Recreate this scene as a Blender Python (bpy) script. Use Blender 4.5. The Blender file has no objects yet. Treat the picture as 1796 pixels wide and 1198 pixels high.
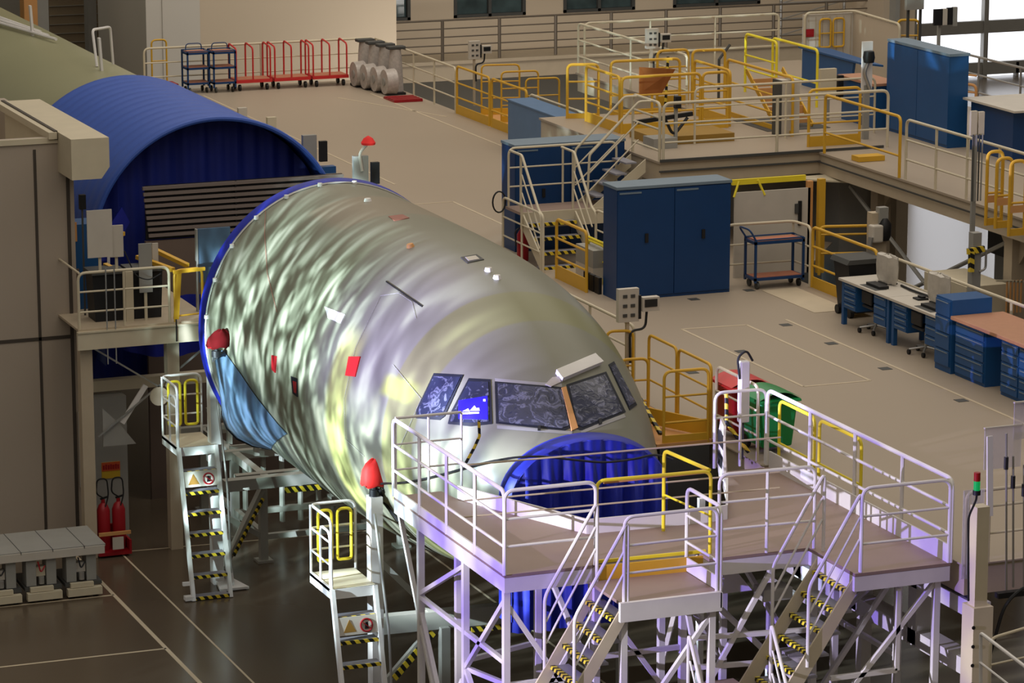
import bpy, bmesh, math, random
from mathutils import Vector
from mathutils.bvhtree import BVHTree
random.seed(7)
SC = bpy.context.scene
COL = SC.collection
R = math.radians
# ---------------------------------------------------------------- camera
F, PITCH, YAW, CH = 5880.0, R(12.4), R(21.7), 16.6
fw = Vector((math.sin(YAW)*math.cos(PITCH), math.cos(YAW)*math.cos(PITCH), -math.sin(PITCH)))
rt = Vector((math.cos(YAW), -math.sin(YAW), 0)); upv = rt.cross(fw)
CAM = Vector((0, 0, CH))
def ray(x, y): return fw + rt*((x-898)/F) - upv*((y-599)/F)
def AX(x, y, X): d = ray(x, y); return CAM + d*(X/d.x)
def AY(x, y, Y): d = ray(x, y); return CAM + d*(Y/d.y)
def AZ(x, y, z): d = ray(x, y); return CAM + d*((z-CH)/d.z)
cd = bpy.data.cameras.new('camera'); cam = bpy.data.objects.new('camera', cd); COL.objects.link(cam)
cd.sensor_width = 36; cd.lens = F/1796*36; cd.clip_end = 500; cd.clip_start = 1
cam.location = CAM; cam.rotation_euler = (R(90)-PITCH, 0, -YAW)
SC.camera = cam
# ---------------------------------------------------------------- materials
def lin(c):
    c = c/255.0
    return c/12.92 if c <= 0.04045 else ((c+0.055)/1.055)**2.4
def rgb(c): return (lin(c[0]), lin(c[1]), lin(c[2]), 1)
MATS = {}
def mat(name, c, rough=.5, metal=0, var=.10, scale=3.0, spec=.4, emit=None, es=1, alpha=None):
    m = bpy.data.materials.new(name); m.use_nodes = True
    nt = m.node_tree; b = nt.nodes['Principled BSDF']
    b.inputs['Roughness'].default_value = rough; b.inputs['Metallic'].default_value = metal
    b.inputs['Specular IOR Level'].default_value = spec
    tc = nt.nodes.new('ShaderNodeTexCoord'); nz = nt.nodes.new('ShaderNodeTexNoise')
    nz.inputs['Scale'].default_value = scale; nz.inputs['Detail'].default_value = 4
    nt.links.new(tc.outputs['Object'], nz.inputs['Vector'])
    mx = nt.nodes.new('ShaderNodeMix'); mx.data_type = 'RGBA'
    k = rgb(c)
    mx.inputs['A'].default_value = tuple(v*(1-var) for v in k[:3])+(1,)
    mx.inputs['B'].default_value = tuple(min(1, v*(1+var)) for v in k[:3])+(1,)
    nt.links.new(nz.outputs['Fac'], mx.inputs['Factor'])
    nt.links.new(mx.outputs['Result'], b.inputs['Base Color'])
    if emit:
        b.inputs['Emission Color'].default_value = rgb(emit); b.inputs['Emission Strength'].default_value = es
    if alpha is not None: b.inputs['Alpha'].default_value = alpha
    MATS[name] = m
    return m
cream = mat('cream_paint', (204, 192, 166), .45)
creamd = mat('cream_steel', (186, 170, 146), .5)
white = mat('white_paint', (222, 218, 214), .4)
jig = mat('jig_grey', (168, 166, 156), .5)
grey = mat('grey_paint', (150, 148, 142), .5)
dgrey = mat('dark_grey', (70, 70, 68), .6)
black = mat('black_plastic', (24, 24, 26), .5)
yellow = mat('yellow_paint', (210, 162, 46), .45)
yellow2 = mat('bright_yellow', (236, 214, 50), .45)
blue = mat('cabinet_blue', (28, 78, 130), .45)
navy = mat('cabinet_navy', (14, 56, 104), .42)
lblue = mat('pale_blue_steel', (92, 122, 158), .5)
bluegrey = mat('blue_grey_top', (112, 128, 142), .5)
tarp = mat('blue_tarp', (44, 74, 190), .55, var=.2)
tarpd = mat('deep_blue_tarp', (26, 38, 150), .5, var=.25, scale=6)
tentb = mat('tent_blue', (52, 86, 172), .5, var=.08)
red = mat('red_paint', (196, 44, 44), .45)
redd = mat('dark_red', (150, 20, 30), .4)
redc = mat('red_cloth', (226, 40, 36), .7)
redk = mat('unlit_red_cloth', (78, 9, 12), .9, spec=.1)  # copy of the red hood cloth, darkened in colour to look unlit
green = mat('bin_green', (16, 130, 62), .4)
wood = mat('wood_top', (180, 130, 100), .5, scale=9)
wooda = mat('trolley_wood', (178, 112, 84), .6)
steel = mat('steel', (170, 168, 164), .35, .6)
ssteel = mat('rail_steel', (110, 100, 88), .4, .3)
wrap = mat('plastic_wrap', (178, 168, 160), .35, var=.35, scale=14)
film = mat('plastic_film', (200, 192, 180), .3, var=.2, scale=10, alpha=.82)
def film_glass():
    m = mat('film_covered_glass', (40, 44, 66), .2, var=.4, scale=5, spec=.6); nt = m.node_tree; b = nt.nodes['Principled BSDF']; N = nt.nodes.new; L = nt.links.new
    tc = N('ShaderNodeTexCoord'); n1 = N('ShaderNodeTexNoise'); n1.inputs['Scale'].default_value = 6; n1.inputs['Detail'].default_value = 3.5; n1.inputs['Distortion'].default_value = 1.2
    L(tc.outputs['Object'], n1.inputs['Vector']); r = N('ShaderNodeValToRGB'); L(n1.outputs['Fac'], r.inputs['Fac'])
    e = r.color_ramp.elements; e[0].position = .52; e[0].color = (0, 0, 0, 1); e[1].position = .60; e[1].color = (.32, .32, .32, 1); q = e.new(.63); q.color = (.06, .06, .06, 1)
    mx = N('ShaderNodeMix'); mx.data_type = 'RGBA'; L(r.outputs['Color'], mx.inputs['Factor']); L(b.inputs['Base Color'].links[0].from_socket, mx.inputs['A']); mx.inputs['B'].default_value = rgb((176, 178, 204)); L(mx.outputs['Result'], b.inputs['Base Color'])
    bp = N('ShaderNodeBump'); bp.inputs['Strength'].default_value = .5; bp.inputs['Distance'].default_value = .03; L(n1.outputs['Fac'], bp.inputs['Height']); L(bp.outputs[0], b.inputs['Normal'])
    return m
glassy = film_glass()
seal = mat('window_seal', (18, 22, 34), .6)
ochre = mat('sealant_orange', (206, 150, 92), .6)
deckm = mat('deck_ply', (150, 128, 116), .55, var=.12, scale=1.5)
treadm = mat('tread_grey', (140, 138, 146), .55)
panelw = mat('panel_white', (196, 188, 176), .5)
wallm = mat('wall_paint', (196, 180, 158), .7, var=.04, scale=.3)
wallw = mat('wall_white', (196, 190, 180), .7, var=.04, scale=.3)
walld = mat('wall_dark', (150, 145, 134), .7, var=.05, scale=.4)
towerm = mat('tower_panel', (172, 158, 142), .5, var=.04, scale=.4)
towers = mat('tower_seam', (70, 62, 54), .6)
linem = mat('line_paint', (196, 180, 154), .6)
shutm = mat('shutter', (140, 124, 100), .5)
slatm = mat('louvre_slat', (128, 116, 110), .5)
beige = mat('beige_panel', (112, 96, 86), .6)
winm = mat('window_glass', (62, 78, 80), .1, var=.95, scale=1.6, spec=.8)  # strong light and dark patches are interior reflections painted into the glass
clear = mat('clear_panel', (214, 210, 224), .12, alpha=.35)
screen = mat('screen_dark', (34, 36, 38), .2)
sky = mat('daylight', (240, 244, 255), .5, emit=(246, 248, 255), es=1.5)
redlamp = mat('red_lens', (150, 24, 24), .3)
greenlamp = mat('green_lens', (14, 130, 66), .3, emit=(20, 200, 100), es=.35)
signr = mat('sign_red', (196, 84, 40), .6)
signy = mat('sign_yellow', (196, 160, 40), .6)
terra = mat('hatch_brown', (150, 96, 82), .6)
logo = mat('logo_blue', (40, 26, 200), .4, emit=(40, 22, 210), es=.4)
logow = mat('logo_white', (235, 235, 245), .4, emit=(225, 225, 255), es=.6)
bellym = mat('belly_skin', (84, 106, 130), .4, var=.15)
winframe = mat('window_bar', (150, 148, 142), .5)
def hazard(name, c1, c2, k, ax=(1, 0, 1)):
    m = bpy.data.materials.new(name); m.use_nodes = True; nt = m.node_tree; b = nt.nodes['Principled BSDF']
    b.inputs['Roughness'].default_value = .5
    g = nt.nodes.new('ShaderNodeTexCoord'); d = nt.nodes.new('ShaderNodeVectorMath'); d.operation = 'DOT_PRODUCT'
    d.inputs[1].default_value = ax; nt.links.new(g.outputs['Object'], d.inputs[0])
    mu = nt.nodes.new('ShaderNodeMath'); mu.operation = 'MULTIPLY'; mu.inputs[1].default_value = k
    fr = nt.nodes.new('ShaderNodeMath'); fr.operation = 'FRACT'; gt = nt.nodes.new('ShaderNodeMath'); gt.operation = 'GREATER_THAN'
    gt.inputs[1].default_value = .5
    nt.links.new(d.outputs['Value'], mu.inputs[0]); nt.links.new(mu.outputs[0], fr.inputs[0]); nt.links.new(fr.outputs[0], gt.inputs[0])
    mx = nt.nodes.new('ShaderNodeMix'); mx.data_type = 'RGBA'
    mx.inputs['A'].default_value = rgb(c1); mx.inputs['B'].default_value = rgb(c2)
    nt.links.new(gt.outputs[0], mx.inputs['Factor']); nt.links.new(mx.outputs['Result'], b.inputs['Base Color'])
    return m
hazx = hazard('hazard_stripe_across', (20, 20, 18), (226, 196, 50), 7, (1, .4, .7))
hazy = hazard('hazard_stripe_along', (20, 20, 18), (226, 206, 60), 9, (.4, 1, .7))
hazz = hazard('hazard_stripe_up', (20, 20, 18), (226, 196, 60), 6, (.5, .5, 1))
def floor_mat(name, c, rough, spec, tint):
    m = mat(name, c, rough, spec=spec, var=.06, scale=.25)
    return m
floorm = floor_mat('ground_epoxy', (90, 78, 64), .22, .35, None)
mezzm = floor_mat('mezzanine_floor', (166, 151, 133), .42, .25, None)
def primer():
    m = bpy.data.materials.new('green_primer'); m.use_nodes = True; nt = m.node_tree; b = nt.nodes['Principled BSDF']
    b.inputs['Roughness'].default_value = .38; b.inputs['Specular IOR Level'].default_value = .35
    N = nt.nodes.new; L = nt.links.new
    tc = N('ShaderNodeTexCoord'); sp = N('ShaderNodeSeparateXYZ'); L(tc.outputs['Object'], sp.inputs[0])
    nz = N('ShaderNodeTexNoise'); nz.inputs['Scale'].default_value = .9; nz.inputs['Detail'].default_value = 3
    L(tc.outputs['Object'], nz.inputs['Vector'])
    base = N('ShaderNodeMix'); base.data_type = 'RGBA'
    base.inputs['A'].default_value = rgb((114, 114, 96)); base.inputs["B"].default_value = rgb((132, 129, 114)); L(nz.outputs['Fac'], base.inputs['Factor'])
    def band(lo, hi, axis, soft):
        a = N('ShaderNodeMapRange'); a.interpolation_type = 'SMOOTHSTEP'
        a.inputs['From Min'].default_value = lo-soft; a.inputs['From Max'].default_value = lo+soft; L(sp.outputs[axis], a.inputs['Value'])
        c = N('ShaderNodeMapRange'); c.interpolation_type = 'SMOOTHSTEP'
        c.inputs['From Min'].default_value = hi-soft; c.inputs['From Max'].default_value = hi+soft; L(sp.outputs[axis], c.inputs['Value'])
        s = N('ShaderNodeMath'); s.operation = 'SUBTRACT'; L(a.outputs[0], s.inputs[0]); L(c.outputs[0], s.inputs[1])
        return s.outputs[0]
    def mul(x, y):
        q = N('ShaderNodeMath'); q.operation = 'MULTIPLY'; L(x, q.inputs[0]); L(y, q.inputs[1]); return q.outputs[0]
    cur = base.outputs['Result']
    def over(fac, col):
        nonlocal cur
        q = N('ShaderNodeMix'); q.data_type = 'RGBA'; L(fac, q.inputs['Factor']); L(cur, q.inputs['A']); q.inputs['B'].default_value = rgb(col); cur = q.outputs['Result']
    # coordinates are relative to the fuselage base (17.75, 42, 0)
    over(band(1.95, 2.75, 1, .03), (124, 122, 84))          # painted hoop above the windscreen
    over(mul(band(3.95, 4.65, 1, .12), band(3.0, 5.9, 2, .25)), (160, 158, 100))   # zinc-yellow round the door
    over(mul(band(2.2, 3.0, 1, .12), band(5.35, 5.62, 2, .06)), (152, 158, 84))
    over(mul(band(7.6, 9.3, 1, .05), band(6.9, 8, 2, .05)), (134, 124, 106))
    L(cur, b.inputs['Base Color'])
    return m
primerm = primer()
rear_skin = mat('rear_primer', (146, 144, 112), .4, var=.06, scale=.6)
# ---------------------------------------------------------------- mesh builder
def fillet(pts, r, n=5):
    pts = [Vector(p) for p in pts]
    if len(pts) < 3: return pts
    out = [pts[0]]
    for i in range(1, len(pts)-1):
        a, b, c = pts[i-1], pts[i], pts[i+1]
        u, v = (a-b), (c-b); lu, lv = u.length, v.length
        if lu < 1e-6 or lv < 1e-6: continue
        if abs((u/lu).dot(v/lv)) > .998: out.append(b); continue
        d = min(r, lu*.45, lv*.45)
        p, q = b+u/lu*d, b+v/lv*d
        for k in range(n+1):
            t = k/n; out.append(p*(1-t)**2 + b*2*t*(1-t) + q*t*t)
    out.append(pts[-1]); return out
class MB:
    def __init__(s): s.v = []; s.f = []; s.m = []
    def _add(s, vs, fs, mi=0):
        o = len(s.v); s.v += [Vector(v) for v in vs]
        for f in fs: s.f.append([o+i for i in f]); s.m.append(mi)
    def box(s, a, b, mi=0):
        x0, y0, z0 = a; x1, y1, z1 = b
        s._add([(x0, y0, z0), (x1, y0, z0), (x1, y1, z0), (x0, y1, z0), (x0, y0, z1), (x1, y0, z1), (x1, y1, z1), (x0, y1, z1)],
               [(3, 2, 1, 0), (4, 5, 6, 7), (0, 1, 5, 4), (1, 2, 6, 5), (2, 3, 7, 6), (3, 0, 4, 7)], mi); return s
    def bar(s, p, q, w, h, mi=0, ref=(0, 0, 1)):
        p, q = Vector(p), Vector(q); d = (q-p).normalized(); ref = Vector(ref)
        if abs(d.dot(ref)) > .98: ref = Vector((0, 1, 0))
        u = d.cross(ref).normalized(); v = u.cross(d).normalized()
        vs = [e + u*(a*w/2) + v*(b*h/2) for e in (p, q) for a, b in ((-1, -1), (1, -1), (1, 1), (-1, 1))]
        s._add(vs, [(0, 1, 2, 3), (7, 6, 5, 4), (0, 4, 5, 1), (1, 5, 6, 2), (2, 6, 7, 3), (3, 7, 4, 0)], mi); return s
    def tube(s, pts, r, n=8, closed=False, mi=0):
        pts = [Vector(p) for p in pts]; N = len(pts); rings = []
        prev = None
        for i, p in enumerate(pts):
            a = pts[i-1] if (i > 0 or closed) else p; b = pts[(i+1) % N] if (i < N-1 or closed) else p
            d = (b-a).normalized()
            if prev is None:
                ref = Vector((0, 0, 1)) if abs(d.z) < .9 else Vector((1, 0, 0)); u = d.cross(ref).normalized()
            else: u = (prev - d*prev.dot(d)).normalized()
            prev = u; v = d.cross(u)
            rr = r[i] if isinstance(r, (list, tuple)) else r
            rings.append([p + (u*math.cos(2*math.pi*k/n) + v*math.sin(2*math.pi*k/n))*rr for k in range(n)])
        vs = [x for g in rings for x in g]; fs = []
        for i in range(N if closed else N-1):
            j = (i+1) % N
            for k in range(n): fs.append((i*n+k, i*n+(k+1) % n, j*n+(k+1) % n, j*n+k))
        if not closed: fs += [tuple(range(n))[::-1], tuple((N-1)*n+k for k in range(n))]
        s._add(vs, fs, mi); return s
    def lathe(s, prof, c, n=20, mi=0):
        c = Vector(c); vs = []; fs = []
        for r, z in prof:
            for k in range(n): vs.append(c + Vector((r*math.cos(2*math.pi*k/n), r*math.sin(2*math.pi*k/n), z)))
        m = len(prof)
        for i in range(m-1):
            for k in range(n): fs.append((i*n+k, i*n+(k+1) % n, (i+1)*n+(k+1) % n, (i+1)*n+k))
        fs += [tuple(range(n))[::-1], tuple((m-1)*n+k for k in range(n))]
        s._add(vs, fs, mi); return s
    def prism(s, poly, z0, z1, mi=0):
        n = len(poly)
        vs = [(x, y, z0) for x, y in poly] + [(x, y, z1) for x, y in poly]
        fs = [tuple(range(n))[::-1], tuple(range(n, 2*n))] + [(i, (i+1) % n, n+(i+1) % n, n+i) for i in range(n)]
        s._add(vs, fs, mi); return s
    def plate(s, poly, n, mi=0):                       # polygon in 3-D extruded along vector n
        n = Vector(n); k = len(poly)
        vs = [Vector(p) for p in poly] + [Vector(p)+n for p in poly]
        fs = [tuple(range(k))[::-1], tuple(range(k, 2*k))] + [(i, (i+1) % k, k+(i+1) % k, k+i) for i in range(k)]
        s._add(vs, fs, mi); return s
    def grid(s, rows, closed=False, mi=0):
        n = len(rows[0]); vs = [p for r_ in rows for p in r_]; fs = []
        for i in range(len(rows)-1):
            for k in range(n if closed else n-1): fs.append((i*n+k, i*n+(k+1) % n, (i+1)*n+(k+1) % n, (i+1)*n+k))
        s._add(vs, fs, mi); return s
    def build(s, name, m, parent=None, smooth=False, bevel=0):
        off = Vector((0, 0, 0)); p = parent
        while p is not None and p.parent is not None: p = p.parent
        if p is not None and p.name in WORLD: off = WORLD[p.name]
        me = bpy.data.meshes.new(name)
        me.from_pydata([v-off for v in s.v], [], s.f)
        ms = m if isinstance(m, (list, tuple)) else [m]
        for x in ms: me.materials.append(x)
        if len(ms) > 1: me.polygons.foreach_set('material_index', s.m)
        bm = bmesh.new(); bm.from_mesh(me); bmesh.ops.recalc_face_normals(bm, faces=bm.faces); bm.to_mesh(me); bm.free()
        if smooth:
            me.polygons.foreach_set('use_smooth', [True]*len(me.polygons))
            try: me.set_sharp_from_angle(angle=R(40))
            except Exception: pass
        o = bpy.data.objects.new(name, me); COL.objects.link(o); o.parent = parent
        if bevel:
            b = o.modifiers.new('bevel', 'BEVEL'); b.width = bevel; b.segments = 2; b.limit_method = 'ANGLE'
        return o
WORLD = {}
def tag(o, label, cat, group=None):
    o['label'] = label; o['category'] = cat
    if group: o['group'] = group
    return o
def thing(name, label, cat, loc=(0, 0, 0), rotz=0, group=None, world=True):
    o = bpy.data.objects.new(name, None); COL.objects.link(o); o.location = loc; o.rotation_euler = (0, 0, rotz); o.empty_display_size = .1
    if world: WORLD[o.name] = Vector(loc)
    return tag(o, label, cat, group)
def struct(name, mb, m, smooth=False):
    o = mb.build(name, m, None, smooth); o['kind'] = 'structure'; return o
def solo(name, mb, m, label, cat, group=None, **k): return tag(mb.build(name, m, None, **k), label, cat, group)
def dup(o, loc=None, rotz=None, label=None, parent=None):
    c = o.copy(); COL.objects.link(c)
    if parent is not None: c.parent = parent
    if loc is not None: c.location = loc
    if rotz is not None: c.rotation_euler = (0, 0, rotz)
    if label: c['label'] = label
    for ch in [x for x in COL.objects if x.parent == o]: dup(ch, parent=c)
    return c
# rails -----------------------------------------------------------------
def rail_parts(par, path, h=1.1, mids=(.73, .37), step=1.5, m=None, r=.024, name='guardrail', toe=0, toem=None, ends=True, rm=None, post_r=None):
    """A guard rail along floor points: hoop-ended top rail as a part of par, mid rails and posts under it."""
    m = m or cream; P = [Vector(p) for p in path]; U = Vector((0, 0, 1))
    top = [p+U*h for p in P]
    if ends: top = [P[0]] + top + [P[-1]]
    g = MB().tube(fillet(top, .14), r).build(name, m, par, True)
    for z in mids: MB().tube(fillet([p+U*z for p in P], .08), rm or r*.7, 6).build('mid_rail', m, g, True)
    for i in range(len(P)-1):
        d = P[i+1]-P[i]; n = max(1, round(d.length/step))
        ks = [k/n for k in range(1, n)] + ([1] if i < len(P)-2 else []) + ([0] if i == 0 and not ends else []) + ([1] if i == len(P)-2 and not ends else [])
        for t in ks: q = P[i]+d*t; MB().tube([q, q+U*(h-.01)], post_r or r*.9, 6).build('post', m, g, True)
    if toe:
        for i in range(len(P)-1): MB().bar(P[i]+U*(toe/2), P[i+1]+U*(toe/2), .02, toe).build('toe_board', toem or m, g)
    return g
def guard(label, path, name='guardrail', cat='railing', group=None, **k):
    t = thing(name, label, cat, path[0], group=group); rail_parts(t, path, name='top_rail', **k); return t
def hoop_parts(par, p, q, h, m, z0=0, bars=(.5,), r=.024, name='hoop', kick=0):
    p, q = Vector(p), Vector(q); U = Vector((0, 0, 1))
    g = MB().tube(fillet([p+U*z0, p+U*h, q+U*h, q+U*z0], .12), r).build(name, m, par, True)
    for b in bars: MB().tube([p+U*b, q+U*b], r*.7, 6).build('crossbar', m, g, True)
    if kick: MB().bar(p+U*(z0+kick/2), q+U*(z0+kick/2), .025, kick).build('kick_plate', m, g)
    return g
def gate(label, p, q, h=1.1, m=None, bars=(.4, .75), kick=0.16, group=None, z0=0, r=.03):
    t = thing('safety_gate', label, 'gate', p, group=group); hoop_parts(t, p, q, h, m or yellow, z0, bars, name='gate_frame', kick=kick, r=r); return t
def loop_gate(par, p, q, z0, z1, m, name='gate_leaf'):
    p, q = Vector(p), Vector(q); U = Vector((0, 0, 1))
    pts = [p+U*z0, q+U*z0, q+U*z1, p+U*z1]
    mid = (pts[0]+pts[1])/2
    return MB().tube(fillet([mid]+pts[1:]+[pts[0], mid], .09), .024).build(name, m, par, True)
M = 4.6
#@@SECTIONS
# ================================================================ setting
struct('floor', MB().box((-20, 15, -.3), (110, 112, 0)), floorm)
# mezzanine slab, with the notch where the nose dock's deck stands against it
struct('floor_mezzanine', MB().prism([(20.62, 36.2), (26.95, 36.2), (26.95, 53.7), (29.2, 56.7), (28.55, 57.5), (28.55, 81.5), (20.45, 81.5), (20.45, 41.72), (20.62, 41.72)], M-.02, M), mezzm)
struct('trim_mezzanine_fascia', MB().prism([(20.66, 36.24), (26.9, 36.24), (26.9, 53.7), (28.5, 57.5), (28.5, 81.45), (20.5, 81.45), (20.5, 41.76), (20.66, 41.76)], M-.42, M-.02), creamd)
mk = MB()
def line(mb, p, q, w, z):
    p, q = Vector((p[0], p[1], z)), Vector((q[0], q[1], z)); mb.bar(p, q, w, .004)
for p, q in [((23.21, 50.55), (23.21, 45.95)), ((24.38, 50.45), (24.38, 45.93)), ((23.21, 50.55), (24.38, 50.45)), ((23.21, 45.95), (24.38, 45.93)),
             ((25.2, 50.6), (25.2, 42.4)), ((22.05, 63.6), (22.05, 56.5)), ((22.05, 63.6), (24.0, 63.6)), ((24.0, 63.6), (24.0, 58.6)), ((23.6, 80.2), (23.6, 66)), ((27.6, 79), (27.6, 66)), ((26.6, 78.6), (28.0, 74.6))]:
    line(mk, p, q, .05, M+.003)
struct('trim_mezzanine_marking', mk, linem)
mk = MB()
for p, q, w in [((14.08, 56.6), (14.08, 40), .07), ((14.88, 56.6), (14.85, 40), .035), ((5, 50.7), (14.08, 50.6), .05), ((5, 53.95), (14.08, 53.85), .05), ((14.9, 56.4), (19.6, 56.1), .03), ((20, 40), (20, 62), .04)]:
    line(mk, p, q, w, .003)
struct('trim_ground_marking', mk, linem)
fl = MB()
for x, y in [(25.0, 50.2), (25.05, 48.6), (25.0, 46.6), (25.05, 44.2), (23.4, 48.6), (24.45, 52.75), (22.6, 66.5), (22.0, 47.5), (25.7, 53.1)]:
    fl.box((x-.09, y-.09, M+.001), (x+.09, y+.09, M+.006))
struct('trim_floor_boxes', fl, dgrey)
struct('trim_lift_plate', MB().box((25.9, 50.9, M+.001), (26.6, 53.0, M+.008)), linem)
# back walls
struct('wall_back_left', MB().box((25.82, 88, -.2), (31.54, 93, 24)), wallm)
struct('wall_pillar', MB().box((24.3, 87.9, -.2), (25.82, 93, 24)).box((24.75, 87.86, 4), (24.78, 87.9, 24)), wallw)
# gallery behind, with its office windows
wb = MB()
wx = [(31.5, 34.5), (35.9, 38.25), (39.5, 41.9), (43.2, 46.2)]
x = 31.4
for a, b in wx:
    wb.box((x, 95, 2.8), (a, 95.4, 24)); wb.box((a, 95, 2.8), (b, 95.4, 4.33)); wb.box((a, 95, 6.4), (b, 95.4, 24)); x = b
wb.box((x, 95, 2.8), (49.0, 95.4, 24))
struct('wall_gallery', wb, wallm)
for i, (a, b) in enumerate(wx):
    w = MB().box((a, 95.12, 4.33), (b, 95.16, 6.4)); wo = struct('window_%d' % (i+1), w, winm)
    f = MB(); c = (a+b)/2
    for q in (a+.05, c, b-.05): f.box((q-.05, 94.97, 4.33), (q+.05, 95.1, 6.4))
    f.box((a, 94.97, 4.33), (b, 95.1, 4.42)); f.box((a, 94.97, 6.3), (b, 95.1, 6.4))
    f.build('window_frame', dgrey, wo)
struct('floor_gallery', MB().box((31.5, 93, 2.72), (49, 95, 3.3)).box((31.5, 92.9, 3.22), (49, 93, 3.32)), creamd)
struct('wall_under_gallery', MB().box((31.4, 95, -.2), (49, 95.4, 2.8)), walld)
struct('wall_right_pillar', MB().box((49, 92, -.2), (50.1, 96, 24)), wallm)
struct('trim_right_column', MB().box((50.1, 92.6, -.2), (50.5, 93.4, 24)).box((49.2, 91.6, -.2), (49.35, 92, 24)), winframe)
# far left roller door
struct('door_1', MB().box((24.6, 100, -.2), (27.4, 100.3, 24)), shutm)
sl = MB()
for k in range(18): sl.box((24.6, 99.95, 3.5+k*.28), (27.4, 100, 3.52+k*.28))
struct('trim_shutter_ribs', sl, walld)
struct('wall_far_left', MB().box((10, 101, -.2), (24.6, 101.4, 24)), walld)
struct('trim_far_column', MB().box((22.3, 92, -.2), (22.62, 92.5, 24)).box((25.05, 97, -.2), (25.3, 97.5, 24)), winframe)
struct('trim_orange_column', MB().box((21.9, 91.9, -.2), (22.28, 92.4, 24)), ochre)
# glazed hangar front, far right
gz = MB().box((50.5, 105.2, -.1), (84, 105.3, 16))
struct('window_5', gz, sky)
gb = MB()
for z0, z1 in ((1.6, 2.05), (.1, .55), (5.4, 5.7)): gb.box((50.5, 104.9, z0), (84, 105.1, z1))
for q in (60.0, 66.3, 72.6): gb.box((q-.09, 104.85, 0), (q+.09, 105.1, 16))
gb.box((57.2, 104.85, 0), (57.35, 105.1, 1.8)).box((61.3, 104.9, 0), (61.42, 105.1, .5))
struct('trim_window_bars', gb, winframe)
# ---------------------------------------------------------------- light
w = bpy.data.worlds.new('hangar_ambient'); SC.world = w; w.use_nodes = True
nt = w.node_tree; bg = nt.nodes['Background']
tc = nt.nodes.new('ShaderNodeTexCoord'); sp = nt.nodes.new('ShaderNodeSeparateXYZ'); nt.links.new(tc.outputs['Generated'], sp.inputs[0])
cr = nt.nodes.new('ShaderNodeValToRGB'); nt.links.new(sp.outputs['Z'], cr.inputs['Fac'])
cr.color_ramp.elements[0].position = 0; cr.color_ramp.elements[0].color = (.085, .078, .068, 1)
cr.color_ramp.elements[1].position = .85; cr.color_ramp.elements[1].color = (.50, .455, .39, 1)
e = cr.color_ramp.elements.new(.2); e.color = (.22, .20, .175, 1)
nt.links.new(cr.outputs['Color'], bg.inputs['Color']); bg.inputs['Strength'].default_value = .8
def area(name, loc, size, power, col, target=None):
    l = bpy.data.lights.new(name, 'AREA'); l.shape = 'RECTANGLE'; l.size, l.size_y = size; l.energy = power; l.color = col
    o = bpy.data.objects.new(name, l); COL.objects.link(o); o.location = loc
    d = (Vector(target)-Vector(loc)) if target else Vector((0, 0, -1)); o.rotation_euler = d.to_track_quat('-Z', 'Y').to_euler(); return o
area('ceiling_lamp_mezzanine', (27, 62, 22), (24, 40), 3150, (1, .925, .82))
area('back_wall_fill', (30, 78, 17), (16, 3), 750, (1, .93, .82), (38, 95, 5))  # added fill light that brightens the back walls, no real fitting
area('under_gallery_fill', (35, 82.8, 3.6), (10, 1.5), 260, (1, .95, .88), (39, 95, 1.6))  # unseen fill added to lift the dark wall below the gallery
area('ceiling_lamp_front', (12, 34, 22), (24, 18), 1050, (1, .92, .82), (18, 46, 3))
def projector(name, loc, target, power, angle, blend, kind):
    l = bpy.data.lights.new(name, 'SPOT'); l.energy = power; l.spot_size = R(angle); l.spot_blend = blend; l.shadow_soft_size = .05
    o = bpy.data.objects.new(name, l); COL.objects.link(o); o.location = loc
    o.rotation_euler = (Vector(target)-Vector(loc)).to_track_quat('-Z', 'Y').to_euler()
    l.use_nodes = True; nt = l.node_tree; N = nt.nodes.new; L = nt.links.new
    em = nt.nodes['Emission']
    tc = N('ShaderNodeTexCoord'); sx = N('ShaderNodeSeparateXYZ'); L(tc.outputs['Normal'], sx.inputs[0])
    def div(a, b):
        q = N('ShaderNodeMath'); q.operation = 'DIVIDE'; L(a, q.inputs[0]); L(b, q.inputs[1]); return q.outputs[0]
    cb = N('ShaderNodeCombineXYZ'); L(div(sx.outputs[0], sx.outputs[2]), cb.inputs[0]); L(div(sx.outputs[1], sx.outputs[2]), cb.inputs[1])
    mp = N('ShaderNodeMapping'); L(cb.outputs[0], mp.inputs[0])
    def noise(scale, detail, sc=(1, 1, 1), rot=0, dist=0):
        m2 = N('ShaderNodeMapping'); L(mp.outputs[0], m2.inputs[0]); m2.inputs['Scale'].default_value = sc; m2.inputs['Rotation'].default_value = (0, 0, rot)
        z = N('ShaderNodeTexNoise'); z.inputs['Scale'].default_value = scale; z.inputs['Detail'].default_value = detail; z.inputs['Distortion'].default_value = dist
        L(m2.outputs[0], z.inputs['Vector']); return z.outputs['Fac']
    def ramp(x, stops):
        c = N('ShaderNodeValToRGB'); L(x, c.inputs['Fac'])
        els = c.color_ramp.elements
        els[0].position, els[0].color = stops[0]; els[1].position, els[1].color = stops[-1]
        for p, k in stops[1:-1]:
            q = els.new(p); q.color = k
        return c.outputs['Color']
    return l, N, L, em, cb, noise, ramp
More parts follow.
